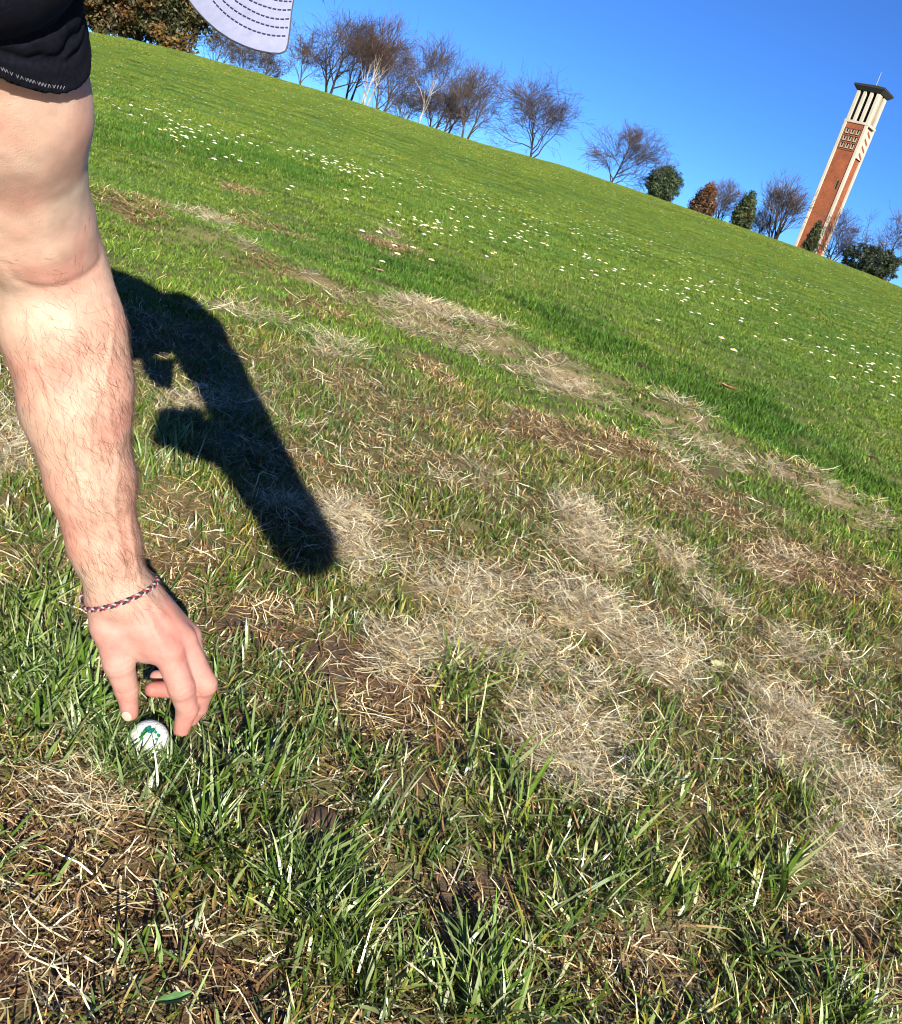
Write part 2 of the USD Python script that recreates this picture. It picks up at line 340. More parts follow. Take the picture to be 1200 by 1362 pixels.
def ground_tone(x, y):
    """Soil between the blades near by, turf farther off."""
    r = np.hypot(x, y)
    soil = np.array([0.11, 0.078, 0.040]); turf = np.array([0.058, 0.112, 0.012]); moss = np.array([0.095, 0.055, 0.026]); dry = np.array([0.24, 0.175, 0.10]); mud = np.array([0.080, 0.054, 0.034])
    t = (0.25 + 0.75 * sstep(1.5, 9, r))[:, None]
    c = soil * (1 - t) + turf * t
    nearw = sstep(14, 7, r)
    for kind, col, k in (("moss", moss, .9), ("dry", dry, .75), ("bare", mud, 1)):
        w = np.zeros(len(x)); m = nearw > 0
        w[m] = weight(kind, x[m], y[m]) * nearw[m]
        c = c * (1 - w[:, None] * k) + col * w[:, None] * k
    return c
gt = ground_tone(gv[:, 0], gv[:, 1])
usdkit.material(stage, "/World/Looks/turf_ground", {
    "t": ("attribute", {"attribute": "tint"}), "g": ("geometry", {}),
    "n1": ("noise_texture", {"scale": 260.0, "detail": 6.0, "roughness": 0.7}), "n2": ("noise_texture", {"scale": 0.9, "detail": 5.0, "roughness": 0.65}),
    "r1": ("map_range", {"from_min": 0.25, "from_max": 0.75, "to_min": 0.35, "to_max": 1.75}), "r2": ("map_range", {"from_min": 0.3, "from_max": 0.7, "to_min": 0.7, "to_max": 1.3}),
    "mu": ("math", {"math_type": "multiply"}), "c": ("combine_xyz", {}), "mm": ("mix", {"mix_type": "multiply", "fac": 1.0}),
    "b": ("bump", {"strength": 0.8, "distance": 0.006}), "p": ("principled_bsdf", {"roughness": 0.75, "specular_ior_level": 0.3})},
    [("g.position", "n1.vector"), ("g.position", "n2.vector"), ("n1.fac", "r1.value"), ("n2.fac", "r2.value"), ("r1.result", "mu.value1"), ("r2.result", "mu.value2"),
     ("mu.value", "c.x"), ("mu.value", "c.y"), ("mu.value", "c.z"), ("t.color", "mm.color1"), ("c.vector", "mm.color2"), ("mm.color", "p.base_color"), ("n1.fac", "b.height"), ("b.normal", "p.normal")], surface="p.BSDF")
g_ = obj("ground", (gv, gf), "/World/Looks/turf_ground", smooth=True, tint=gt, kind="structure")

# ------------------------------------------------------------------ bell tower beyond the brow
usdkit.material(stage, "/World/Looks/red_brick", {
    "tc": ("texture_coordinate", {}), "sx": ("separate_xyz", {}), "ad": ("math", {"math_type": "add"}), "cv": ("combine_xyz", {}),
    "br": ("brick_texture", {"color1": (0.150, 0.034, 0.011), "color2": (0.205, 0.050, 0.015), "mortar": (0.15, 0.075, 0.045), "scale": 1.0, "brick_width": 0.23, "row_height": 0.075, "mortar_size": 0.008, "mortar_smooth": 0.2, "bias": 0.0}),
    "n": ("noise_texture", {"scale": 0.6, "detail": 5.0, "roughness": 0.6}), "nr": ("map_range", {"from_min": 0.3, "from_max": 0.7, "to_min": 0.72, "to_max": 1.2}), "nc": ("combine_xyz", {}), "m": ("mix", {"mix_type": "multiply", "fac": 1.0}),
    "p": ("principled_bsdf", {"roughness": 0.85, "specular_ior_level": 0.25})},
    [("tc.object", "sx.vector"), ("sx.x", "ad.value1"), ("sx.y", "ad.value2"), ("ad.value", "cv.x"), ("sx.z", "cv.y"), ("cv.vector", "br.vector"), ("tc.object", "n.vector"), ("n.fac", "nr.value"),
     ("nr.result", "nc.x"), ("nr.result", "nc.y"), ("nr.result", "nc.z"), ("br.color", "m.color1"), ("nc.vector", "m.color2"), ("m.color", "p.base_color")], surface="p.BSDF")
stone = mat("pale_concrete", (0.31, 0.275, 0.22), 0.8, 0.3, noise=(0.5, 0.14), bump=(3, 0.3, 0.02))
stone2 = mat("weathered_concrete", (0.22, 0.185, 0.14), 0.85, 0.3, noise=(0.6, 0.2), bump=(3, 0.3, 0.02))
dark_void = mat("dark_opening", (0.012, 0.011, 0.011), 0.9, 0.2)
roof_m = mat("dark_copper_roof", (0.012, 0.011, 0.011), 0.8, 0.4, noise=(0.8, 0.2))
metal_m = mat("grey_metal", (0.12, 0.12, 0.13), 0.45, 0.5, extra={"metallic": 0.8})
def tower():
    D = 150.0
    # base centre line: where the crest hides it, and the top of the roof
    b = pix(1075, 336, D); t = pix(1159, 132, D)
    zb, zt = b[2], t[2]
    H = zt - zb; px_m = D / F
    W = 31 * px_m / math.cos(math.radians(21)) * 0.95
    face = math.degrees(math.atan2(b[0], b[1]))      # bearing of the tower from the camera
    low = 8.0
    t_ = thing("bell_tower", "tall square red brick bell tower with pale corner piers and open belfry", "bell tower", (b[0], b[1], zb - low), -face - 21)
    h = W / 2; pw = W * 0.13; z_top = low + H * 0.785
    # local frame: front face looks along -y, the narrow visible side along +x
    obj("brick_shaft", bbox(-h + pw * .6, h - pw * .6, -h + 0.12, h - 0.12, 0, z_top - 0.15), "/World/Looks/red_brick", t_)
    for sx in (-1, 1):
        for sy in (-1, 1):
            x0, y0 = sx * (h - pw / 2), sy * (h - pw / 2)
            short = (sx, sy) == (1, -1)
            obj("corner_pier", bbox(x0 - pw/2, x0 + pw/2, y0 - pw/2, y0 + pw/2, 0, z_top, 0.05), stone, t_)
    # string course below the belfry
    obj("top_band", bbox(-h - .04, h + .04, -h - .04, h + .04, z_top - 0.14, z_top + 0.22, 0.04), stone, t_)
    # lattice of nine openings, in the front face
    g = W * 0.66; z1 = z_top - H * 0.035; gh = H * 0.125
    la = obj("lattice_panel", bbox(-g/2, g/2, -h + 0.06, -h + 0.115, z1 - gh, z1), dark_void, t_)
    cw, ch = g / 3, gh / 3
    for i in range(3):
        for j in range(3):
            cx_, cz = -g/2 + cw * (i + .5), z1 - ch * (j + .5)
            fr = m3.Manifold.cube([cw * .60, 0.10, ch * .62], True) - m3.Manifold.cube([cw * .32, 0.3, ch * .44], True).translate([0, 0, ch * .1])
            mm = fr.to_mesh(); f_ = trimesh.Trimesh(mm.vert_properties[:, :3], mm.tri_verts); f_.apply_translation([cx_, -h + 0.02, cz])
            obj("opening_frame", f_, stone2, la)
    for i in range(4): obj("lattice_bar", bbox(-g/2 + cw*i - .07, -g/2 + cw*i + .07, -h + 0.01, -h + 0.055, z1 - gh, z1), "/World/Looks/red_brick", la)
    for j in range(4): obj("lattice_bar", bbox(-g/2, g/2, -h + 0.02, -h + 0.05, z1 - ch*j - .07, z1 - ch*j + .07), "/World/Looks/red_brick", la)
    # stacked openings in the side face
    z2 = z_top - H * 0.02
    sp = obj("side_panel", bbox(h - 0.115, h - 0.03, -h + pw, h - pw, z2 - H * 0.17, z2), stone, t_)
    for j in range(4):
        zz = z2 - H * 0.17 * (j + .55) / 4
        s = box(0.06, (W - 2*pw) * 0.62, H * 0.013); s.apply_transform(trimesh.transformations.rotation_matrix(math.radians(-18), [1, 0, 0])); s.apply_translation([h - 0.01, 0.1, zz])
        obj("side_opening", s, "/World/Looks/red_brick", sp)
    wn = obj("slit_window", bbox(h*.36, h*.52, -h + 0.09, -h + 0.135, low + H * .395, low + H * .445), dark_void, t_)
    obj("window_frame", bbox(h*.34, h*.36, -h + 0.07, -h + 0.13, low + H * .39, low + H * .45), stone2, wn)
    # belfry posts: four fins on each face
    zr = low + H * 0.965
    fx = np.linspace(-h + .33, h - .33, 4)
    for x in fx:
        for sy in (-1, 1):
            obj("belfry_post", bbox(x - .24, x + .24, sy * (h - .5) - .42, sy * (h - .5) + .42, z_top + .2, zr, .04), stone, t_)
    for y in (-h * .32, h * .32):
        for sx in (-1, 1):
            obj("belfry_post", bbox(sx * (h - .5) - .42, sx * (h - .5) + .42, y - .24, y + .24, z_top + .2, zr, .04), stone2, t_)
    obj("belfry_core", bbox(-h + 1.0, h - 1.0, -h + 1.0, h - 1.0, z_top + .2, zr), dark_void, t_)
    ro = m3.Manifold.batch_hull([m3.Manifold.cube([W * 1.28, W * 1.28, .18], True).translate([0, 0, zr + .62]), m3.Manifold.cube([W * 1.02, W * 1.02, .1], True).translate([0, 0, zr + .06])]).to_mesh()
    rf = obj("roof", trimesh.Trimesh(ro.vert_properties[:, :3], ro.tri_verts), roof_m, t_)
    cp = m3.Manifold.batch_hull([m3.Manifold.cube([W * 1.24, W * 1.24, .06], True).translate([0, 0, zr + .76]), m3.Manifold.cube([.5, .5, .1], True).translate([0, 0, zr + 1.25])]).to_mesh()
    obj("roof_cap", trimesh.Trimesh(cp.vert_properties[:, :3], cp.tri_verts), roof_m, rf)
    obj("lightning_rod", sweep([(0, 0, zr + 1.1), (0, 0, zr + 2.3), (0, 0, zr + 3.2)], [.06, .05, .025], 6), metal_m, rf)
tower()

# ------------------------------------------------------------------ trees along the brow
bark = mat("grey_brown_bark", (0.050, 0.037, 0.028), 0.9, 0.2, noise=(3, 0.3))
bark_dark = mat("dark_bark", (0.024, 0.019, 0.016), 0.9, 0.2, noise=(3, 0.3))
bark_birch = mat("white_birch_bark", (0.23, 0.205, 0.18), 0.8, 0.3, noise=(2.2, 0.5))
twig_purple = mat("purple_brown_twigs", (0.046, 0.033, 0.028), 0.9, 0.2, noise=(1.2, 0.3))
twig_red = mat("red_brown_twigs", (0.052, 0.031, 0.022), 0.9, 0.2, noise=(1.2, 0.35))
twig_grey = mat("grey_twigs", (0.050, 0.038, 0.032), 0.9, 0.2, noise=(1.2, 0.3))
leaf_mats = {
 "dark": mat("dark_evergreen_leaves", (0.022, 0.036, 0.014), 0.55, 0.4, noise=(1.6, 0.5), tint=True, translucent=0.15),
}
def grow(rng, H, spread, levels, kids, up=0.25, trunks=1, lean=0.12, first=0.25, r0=None, droop=0.0):
    """Segments of a bare tree: (p0, p1, r0, r1, level)."""
    seg = []
    def limb(p, d, L, r, lev):
        n = 4 if lev < 2 else 3 if lev < levels - 1 else 2
        pts, rs = [p], [r]
        for k in range(n):
            d = d + rng.normal(0, 0.16 if lev else 0.07, 3) + np.array([0, 0, up * (0.35 if lev < 2 else 0.2) - droop * (lev >= levels - 1)])
            d /= np.linalg.norm(d)
            p = p + d * L / n; pts.append(p); rs.append(max(r * (1 - 0.75 * (k + 1) / n), 0.004))
        for k in range(n): seg.append((pts[k], pts[k+1], rs[k], rs[k+1], lev))
        if lev >= levels: return
        m = kids[lev]
        for i in range(m):
            t = first + (1 - first) * (i + rng.uniform(0.1, 0.9)) / m if lev == 0 else rng.uniform(0.25, 1.0)
            s = min(int(t * n), n - 1); f = t * n - s
            q = pts[s] * (1 - f) + pts[s+1] * f; rr = (rs[s] * (1 - f) + rs[s+1] * f) * 0.62
            loc = pts[s+1] - pts[s]; loc /= np.linalg.norm(loc)
            v = rng.normal(0, 1, 3); v -= loc * (v @ loc); v /= np.linalg.norm(v)
            ang = rng.uniform(0.45, 0.95) * spread
            dd = loc * math.cos(ang) + v * math.sin(ang)
            LL = L * rng.uniform(0.5, 0.8) * ((1.2 - 0.5 * t) if lev == 0 else 1.0)
            limb(q, dd, LL, max(rr, 0.008), lev + 1)
    for t in range(trunks):
        a = rng.uniform(0, 6.28)
        d = np.array([math.cos(a) * lean, math.sin(a) * lean, 1.0]) * (1 if trunks == 1 else 1)
        if trunks > 1: d += np.array([math.cos(t * 2.4) * 0.22, math.sin(t * 2.4) * 0.22, 0])
        limb(np.array([0.12 * math.cos(t * 2.4), 0.12 * math.sin(t * 2.4), -0.4]) if trunks > 1 else np.array([0, 0, -0.4]), d / np.linalg.norm(d), H * rng.uniform(0.62, 0.72), r0 or H * 0.02, 0)
    return seg
def bare_tree(name, label, cat_, px, py, top_px, top_py, dist, seed, spread=1.0, kids=(8, 6, 5, 4), trunk_m=None, twig_m=None, group=None, wide=1.0, **kw):
    rng = np.random.default_rng(seed)
    p = pix(px, py, dist); z = gz(p[:1], p[1:2])[0]
    top = pix(top_px, top_py, dist)
    H = top[2] - z
    seg = grow(rng, H, spread, 4, kids, **kw)
    hz = np.percentile([s[1][2] for s in seg if s[4] >= 2], 98.5); k = np.array([H / hz * wide, H / hz * wide, H / hz])
    t = thing(name, label, cat_, (p[0], p[1], z), 0, group)
    P0 = np.array([s[0] for s in seg]) * k; P1 = np.array([s[1] for s in seg]) * k; r0 = np.array([s[2] for s in seg]); r1 = np.array([s[3] for s in seg]); lv = np.array([s[4] for s in seg])
    a = lv <= 1
    obj("trunk", tubes(P0[a], P1[a], r0[a], r1[a], 6), trunk_m or bark, t, smooth=True)
    rmin = 0.0085
    obj("crown", tubes(P0[~a], P1[~a], np.maximum(r0[~a] * 0.8, rmin), np.maximum(r1[~a] * 0.6, rmin * 0.7), 3), twig_m or twig_purple, t)
    return t
def leafy(name, label, cat_, px, py, top_px, top_py, width_px, dist, seed, tone, n=9000, shape="round", leaf=0.09, dead=0.0):
    rng = np.random.default_rng(seed)
    p = pix(px, py, dist); z = gz(p[:1], p[1:2])[0]
    top = pix(top_px, top_py, dist); H = top[2] - z; Wd = width_px / F * dist / 2
    t = thing(name, label, cat_, (p[0], p[1], z))
    # limbs
    seg = grow(rng, H * 1.05, 1.0, 2, (9, 5), up=0.35, first=0.08)
    P0 = np.array([s[0] for s in seg]); P1 = np.array([s[1] for s in seg]); r0 = np.array([s[2] for s in seg]); r1 = np.array([s[3] for s in seg])
    sc = np.array([min(1, Wd / (H * .5)), min(1, Wd / (H * .5)), 0.92])
    obj("trunk", tubes(P0 * sc, P1 * sc, r0, r1, 5), bark_dark, t, smooth=True)
    n = int(n * 1.8)
    # leaf clumps inside an uneven envelope
    K = 150
    c = rng.normal(0, 1, (K, 3)); c /= np.linalg.norm(c, axis=1, keepdims=True); c *= rng.uniform(0.25, 1, (K, 1)) ** 0.5
    hh = (c[:, 2] + 1) / 2
    if shape == "cone": wid = np.clip(1.08 - hh, 0.1, 1) ** 0.8
    elif shape == "column": wid = np.clip(np.sin(np.clip(hh, 0.02, .98) * np.pi), 0, 1) ** 0.12
    else: wid = np.ones(K)
    rr = np.hypot(c[:, 0], c[:, 1]) + 1e-6
    lat = (np.minimum(rr, 1) if shape == "round" else rr ** .7 * wid)
    cen = np.stack([c[:, 0] / rr * lat * Wd * .85, c[:, 1] / rr * lat * Wd * .85, (0.04 + 0.93 * hh) * H], 1)
    cr_ = rng.uniform(0.16, 0.34, K) * min(Wd, H * .5)
    which = rng.integers(0, K, n)
    d = rng.normal(0, 1, (n, 3)); d /= np.linalg.norm(d, axis=1, keepdims=True)
    q = cen[which] + d * (cr_[which] * rng.uniform(0.3, 1.15, n) ** 0.6)[:, None]
    q[:, 2] = np.maximum(q[:, 2], 0.02)
    L = leaf * rng.uniform(0.6, 1.5, n)
    u = rng.normal(0, 1, (n, 3)); u /= np.linalg.norm(u, axis=1, keepdims=True)
    w = np.cross(u, d + rng.normal(0, .5, (n, 3))); w /= np.linalg.norm(w, axis=1, keepdims=True)
    v = np.stack([q - u * L[:, None], q + w * (L * .42)[:, None], q + u * L[:, None], q - w * (L * .42)[:, None]], 1).reshape(-1, 3)
    f = (np.array([[0, 1, 2], [0, 2, 3]])[None] + (np.arange(n) * 4)[:, None, None]).reshape(-1, 3)
    tone = np.array(tone); ct = rng.uniform(0.6, 1.5, (K, 1)) * np.where(rng.uniform(0, 1, (K, 1)) < dead, [[1.9, 1.05, .7]], [[1, 1, 1]])
    col = tone * ct[which] * rng.uniform(0.65, 1.4, (n, 1))
    obj("crown", (v, f), leaf_mats["dark"], t, tint=np.repeat(col, 4, 0))
    return t
D1 = 70.0
brown_hedge = (0.050, 0.040, 0.016)
leafy("conifer", "broad dark brownish conifer just right of the black sleeve", "tree", 160, 56, 206, -100, 130, 62, 1, brown_hedge, 22000, "column", 0.14, .5)
leafy("conifer", "dark olive conifer with straight edge just left of the cap brim", "tree", 218, 67, 258, -85, 120, 60, 2, (0.040, 0.040, 0.014), 20000, "column", 0.14, .3)
leafy("conifer", "dark conifer half hidden behind the black sleeve", "tree", 100, 46, 145, -100, 110, 63, 16, brown_hedge, 12000, "column", 0.14, .5)
bare_tree("bare_shrub", "low pale leafless shrub under the left edge of the cap brim", "shrub", 288, 82, 300, 38, D1, 4, 1.1, (6, 5, 4, 4), twig_m=twig_grey, trunks=3)
bare_tree("bare_shrub", "low purplish leafless shrub under the middle of the cap brim", "shrub", 325, 92, 335, 58, D1, 5, 1.2, (6, 5, 4, 4), trunks=3)
bare_tree("bare_shrub", "low leafless shrub under the right corner of the cap brim", "shrub", 352, 102, 362, 66, D1, 6, 1.2, (6, 5, 4, 4), twig_m=twig_grey, trunks=3)
bare_tree("bare_tree", "small leafless tree left of the forked dark oak", "tree", 402, 112, 416, 52, D1, 7, 1.0, (8, 6, 5, 4), twig_m=twig_grey)
bare_tree("bare_tree", "dark forked leafless oak tallest left of the white birches", "tree", 436, 124, 462, 20, D1, 8, 1.0, (10, 6, 5, 4), trunk_m=bark_dark, trunks=2, first=.25, wide=1.15)
bare_tree("bare_tree", "dark twiggy leafless tree close behind the white birch trunks", "tree", 463, 132, 490, 40, 76, 9, .9, (7, 5, 5, 4), trunk_m=bark_dark, twig_m=twig_purple, trunks=2, first=.35)
bare_tree("birch_tree", "white birch with forked trunk and dense red brown twigs", "birch tree", 484, 139, 515, 26, D1, 10, .7, (8, 5, 5, 3), trunk_m=bark_birch, twig_m=twig_red, trunks=3, first=.5, lean=.05, r0=.085)
bare_tree("bare_tree", "thin grey leafless tree behind the white birches on their right", "tree", 505, 145, 524, 60, 82, 32, .9, (9, 6, 5, 4), twig_m=twig_grey, trunks=2)
bare_tree("bare_tree", "pale twiggy leafless tree just right of the slender birch", "tree", 592, 178, 612, 92, 78, 33, .9, (9, 6, 5, 4), twig_m=twig_grey, trunks=2)
bare_tree("birch_tree", "slender white birch standing alone right of the forked birch", "birch tree", 555, 165, 588, 54, D1, 11, .75, (10, 6, 5, 4), trunk_m=bark_birch, twig_m=twig_purple, first=.3, lean=.05, r0=.075)
bare_tree("bare_shrub", "dark leafless thicket at the foot of the slender birch", "shrub", 575, 172, 592, 118, 72, 12, 1.1, (7, 5, 5, 4), trunk_m=bark_dark, trunks=4)
bare_tree("bare_shrub", "thin leafless shrub left of the slender birch", "shrub", 535, 157, 548, 112, 72, 13, 1.0, (6, 5, 4, 4), twig_m=twig_grey, trunks=3)
bare_tree("bare_tree", "leafless tree with reddish twigs on the right end of the birch clump", "tree", 618, 186, 646, 88, D1, 14, .85, (7, 5, 5, 3), twig_m=twig_grey, trunks=2, first=.3)
bare_tree("bare_tree", "rounded leafless tree standing alone in mid skyline", "tree", 708, 210, 738, 114, D1, 15, 1.05, (15, 7, 6, 4), twig_m=twig_purple, first=.15, up=.22, trunk_m=bark_dark, wide=1.25)
bare_tree("bare_tree", "smaller rounded leafless tree between the lone tree and the green holly bush", "tree", 812, 242, 838, 168, D1, 41, 1.0, (14, 7, 6, 4), twig_m=twig_purple, first=.15, up=.22, trunk_m=bark_dark, wide=1.1)
bare_tree("bare_tree", "thin leafless sapling rising behind the green holly bush", "tree", 868, 262, 885, 200, 74, 18, .8, (5, 4, 3, 3), twig_m=twig_grey)
leafy("evergreen_bush", "round dark green holly bush on the brow", "bush", 876, 266, 886, 222, 54, D1, 19, (0.020, 0.034, 0.012), 7000, "round", 0.075)
leafy("evergreen_bush", "brown tinged cone shaped evergreen beside the bare twigs", "bush", 931, 286, 945, 244, 46, D1, 20, (0.040, 0.026, 0.012), 6000, "cone", 0.075, .6)
bare_tree("bare_shrub", "fine leafless shrub right behind the brown cone shaped evergreen", "shrub", 955, 295, 966, 240, 73, 21, 1.0, (6, 5, 4, 4), twig_m=twig_grey, trunks=3)
leafy("evergreen_bush", "ragged dark green conifer between bare shrubs left of the tower", "bush", 983, 302, 996, 252, 40, D1, 22, (0.022, 0.036, 0.010), 5000, "cone", 0.08, .15)
bare_tree("bare_shrub", "spiky upright leafless shrub close left of the brick tower", "shrub", 1028, 320, 1058, 242, D1, 23, .7, (7, 5, 4, 3), trunk_m=bark_dark, twig_m=twig_grey, trunks=5, up=.4)
bare_tree("bare_shrub", "low purplish leafless shrub left of the spiky shrub", "shrub", 1004, 312, 1012, 280, 72, 26, 1.1, (6, 5, 4, 4), trunks=3)
leafy("evergreen_bush", "small dark evergreen growing against the foot of the brick tower", "bush", 1074, 337, 1090, 294, 26, 72, 24, (0.022, 0.034, 0.012), 3500, "cone", 0.07, .2)
bare_tree("bare_shrub", "hazy leafless shrub just right of the tower foot", "shrub", 1102, 345, 1122, 285, 76, 25, 1.0, (6, 5, 5, 4), trunks=3)
bare_tree("bare_tree", "leafless tree at the right edge rising from a dark conifer", "tree", 1168, 368, 1200, 276, D1, 27, 1.0, (9, 6, 5, 4), trunk_m=bark, twig_m=twig_purple, first=.25)
leafy("evergreen_bush", "low spreading dark conifer around the foot of the rightmost tree", "bush", 1152, 366, 1162, 326, 90, 68, 28, (0.016, 0.026, 0.012), 6000, "round", 0.085, .1)

# ------------------------------------------------------------------ person: left arm reaching down, sleeve, cap, bracelet
usdkit.material(stage, "/World/Looks/skin", {
    "t": ("attribute", {"attribute": "tint"}), "g": ("geometry", {}),
    "n": ("noise_texture", {"scale": 55.0, "detail": 6.0, "roughness": 0.65}), "nr": ("map_range", {"from_min": 0.3, "from_max": 0.7, "to_min": 0.80, "to_max": 1.12}),
    "n2": ("noise_texture", {"scale": 16.0, "detail": 3.0}), "nr2": ("map_range", {"from_min": 0.35, "from_max": 0.65, "to_min": 0.78, "to_max": 1.06, "clamp": True}),
    "nc": ("combine_xyz", {}), "m": ("mix", {"mix_type": "multiply", "fac": 1.0}), "mu": ("math", {"math_type": "multiply"}),
    "v": ("noise_texture", {"scale": 1100.0, "detail": 3.0}), "w": ("noise_texture", {"scale": 240.0, "detail": 5.0, "roughness": 0.65, "distortion": 0.8}), "ad": ("math", {"math_type": "add"}),
    "b": ("bump", {"strength": 0.5, "distance": 0.0009}),
    "p": ("principled_bsdf", {"roughness": 0.62, "specular_ior_level": 0.32, "subsurface_weight": 0.2, "subsurface_radius": (1.0, 0.35, 0.18), "subsurface_scale": 0.006})},
    [("g.position", "n.vector"), ("g.position", "n2.vector"), ("g.position", "v.vector"), ("g.position", "w.vector"), ("n.fac", "nr.value"), ("n2.fac", "nr2.value"),
     ("nr.result", "nc.x"), ("nr.result", "mu.value1"), ("nr2.result", "mu.value2"), ("mu.value", "nc.y"), ("mu.value", "nc.z"),
     ("t.color", "m.color1"), ("nc.vector", "m.color2"), ("m.color", "p.base_color"), ("v.fac", "ad.value1"), ("w.fac", "ad.value2"), ("ad.value", "b.height"), ("b.normal", "p.normal")], surface="p.BSDF")
cloth = mat("black_jersey", (0.0050, 0.0056, 0.0100), 0.95, 0.06, noise=(300, 0.35), bump=(900, 0.5, 0.0008), extra={"sheen_weight": 0.0, "sheen_roughness": 0.5})
trouser_m = mat("dark_trousers", (0.02, 0.022, 0.03), 0.85, 0.25)
shoe_m = mat("dark_shoes", (0.03, 0.028, 0.026), 0.6, 0.4)
thread_m = mat("pale_thread", (0.16, 0.165, 0.19), 0.7, 0.3)
cap_m = mat("lavender_cotton", (0.165, 0.178, 0.262), 0.85, 0.15, noise=(160, 0.10), bump=(1400, 0.4, 0.0006))
navy_m = mat("navy_thread", (0.014, 0.016, 0.045), 0.7, 0.3)
piping_m = mat("grey_piping", (0.05, 0.05, 0.065), 0.7, 0.3)

# joints of the left arm
S_ = pix(-108, -330, .50); E_ = pix(60, 345, .86)
FA = [(E_, .0455), (pix(80, 435, .875), .0505), (pix(101, 540, .897), .0465), (pix(121, 640, .922), .0385), (pix(139, 725, .948), .0315), (pix(156, 785, .966), .0285)]
def arm_sdf(p):
    B = S_ + (E_ - S_) * .55
    d = cone_sdf(p, S_, B, .060, .0525)
    d = smin(d, cone_sdf(p, B, pix(39, 300, .815), .0525, .0495), .03)
    d = smin(d, cone_sdf(p, pix(39, 300, .815), pix(60, 355, .850), .0495, .0455), .016)
    f = np.full(len(p), 9.0)
    for (a, ra), (b, rb) in zip(FA[:-1], FA[1:]):
        f = smin(f, cone_sdf(p, a, b, ra, rb), .012)
    f = smin(f, cone_sdf(p, pix(90, 345, .862), pix(130, 500, .892), .026, .0285), .02)   # brachioradialis on the outer edge
    return smin(d, f, .016)
def surf0(px, py, fn=None):
    dd = unit_ray(np.asarray(px, float), np.asarray(py, float)).reshape(-1, 3); t = np.full(len(dd), .4)
    for _ in range(90): t = t + np.clip(arm_sdf(cam_o + dd * t[:, None]) * .8, -.01, .05)
    return cam_o + dd * t[:, None]
VEINS = [surf0(*np.array(v, float).T) for v in ([(146, 400), (150, 450), (140, 505), (146, 560), (157, 610), (152, 660), (158, 715), (165, 765)], [(38, 430), (52, 490), (74, 545), (88, 600), (108, 650), (118, 705), (132, 760)], [(96, 450), (104, 510), (118, 560), (120, 620), (136, 680), (140, 740)], [(140, 505), (118, 560)])]
CREASE = surf0(*np.array([(8, 352), (22, 374), (48, 383), (84, 380), (112, 368), (134, 346)], float).T)
TEND = surf0(*np.array([(172, 690), (177, 730), (186, 775)], float).T)
def arm_detail(p):
    d = arm_sdf(p)
    near = np.abs(d) < .02
    if not near.any(): return d
    q = p[near]; o = np.zeros(len(q))
    def polyd(P):
        return np.minimum.reduce([cone_sdf(q, a, b, 0.0, 0.0) for a, b in zip(P[:-1], P[1:])])
    for V in VEINS: o = np.maximum(o, .0013 * np.exp(-(polyd(V) / .0026) ** 2))
    o = o + .0016 * np.exp(-(polyd(TEND) / .0035) ** 2)
    o = o - .0011 * np.exp(-(polyd(CREASE) / .0045) ** 2) + (meshkit.fbm(q * 30, 2, 61) - .5) * .0022
    d = d.copy(); d[near] -= o
    return d
W0 = pix(160, 787, .968)
IM, MM, RM, PM = pix(224, 866, .984), pix(242, 851, .999), pix(250, 846, 1.022), pix(248, 842, 1.044)
fingers = {
 "index": [(IM, .0150), (pix(241, 914, .993), .0132), (pix(249, 943, 1.012), .0112), (pix(241, 972, 1.022), .0082)],
 "middle": [(MM, .0142), (pix(273, 910, 1.012), .0118), (pix(263, 940, 1.034), .0100), (pix(252, 960, 1.045), .0078)],
 "ring": [(RM, .0130), (pix(264, 900, 1.050), .0110), (pix(236, 917, 1.056), .0098), (pix(203, 917, 1.040), .0082)],
 "little": [(PM, .0115), (pix(254, 886, 1.075), .0095), (pix(230, 902, 1.078), .0085), (pix(208, 900, 1.070), .0070)],
 "thumb": [(pix(143, 832, .972), .0150), (pix(158, 880, .985), .0155), (pix(168, 916, 1.004), .0118), (pix(173, 948, 1.018), .0085)],
}
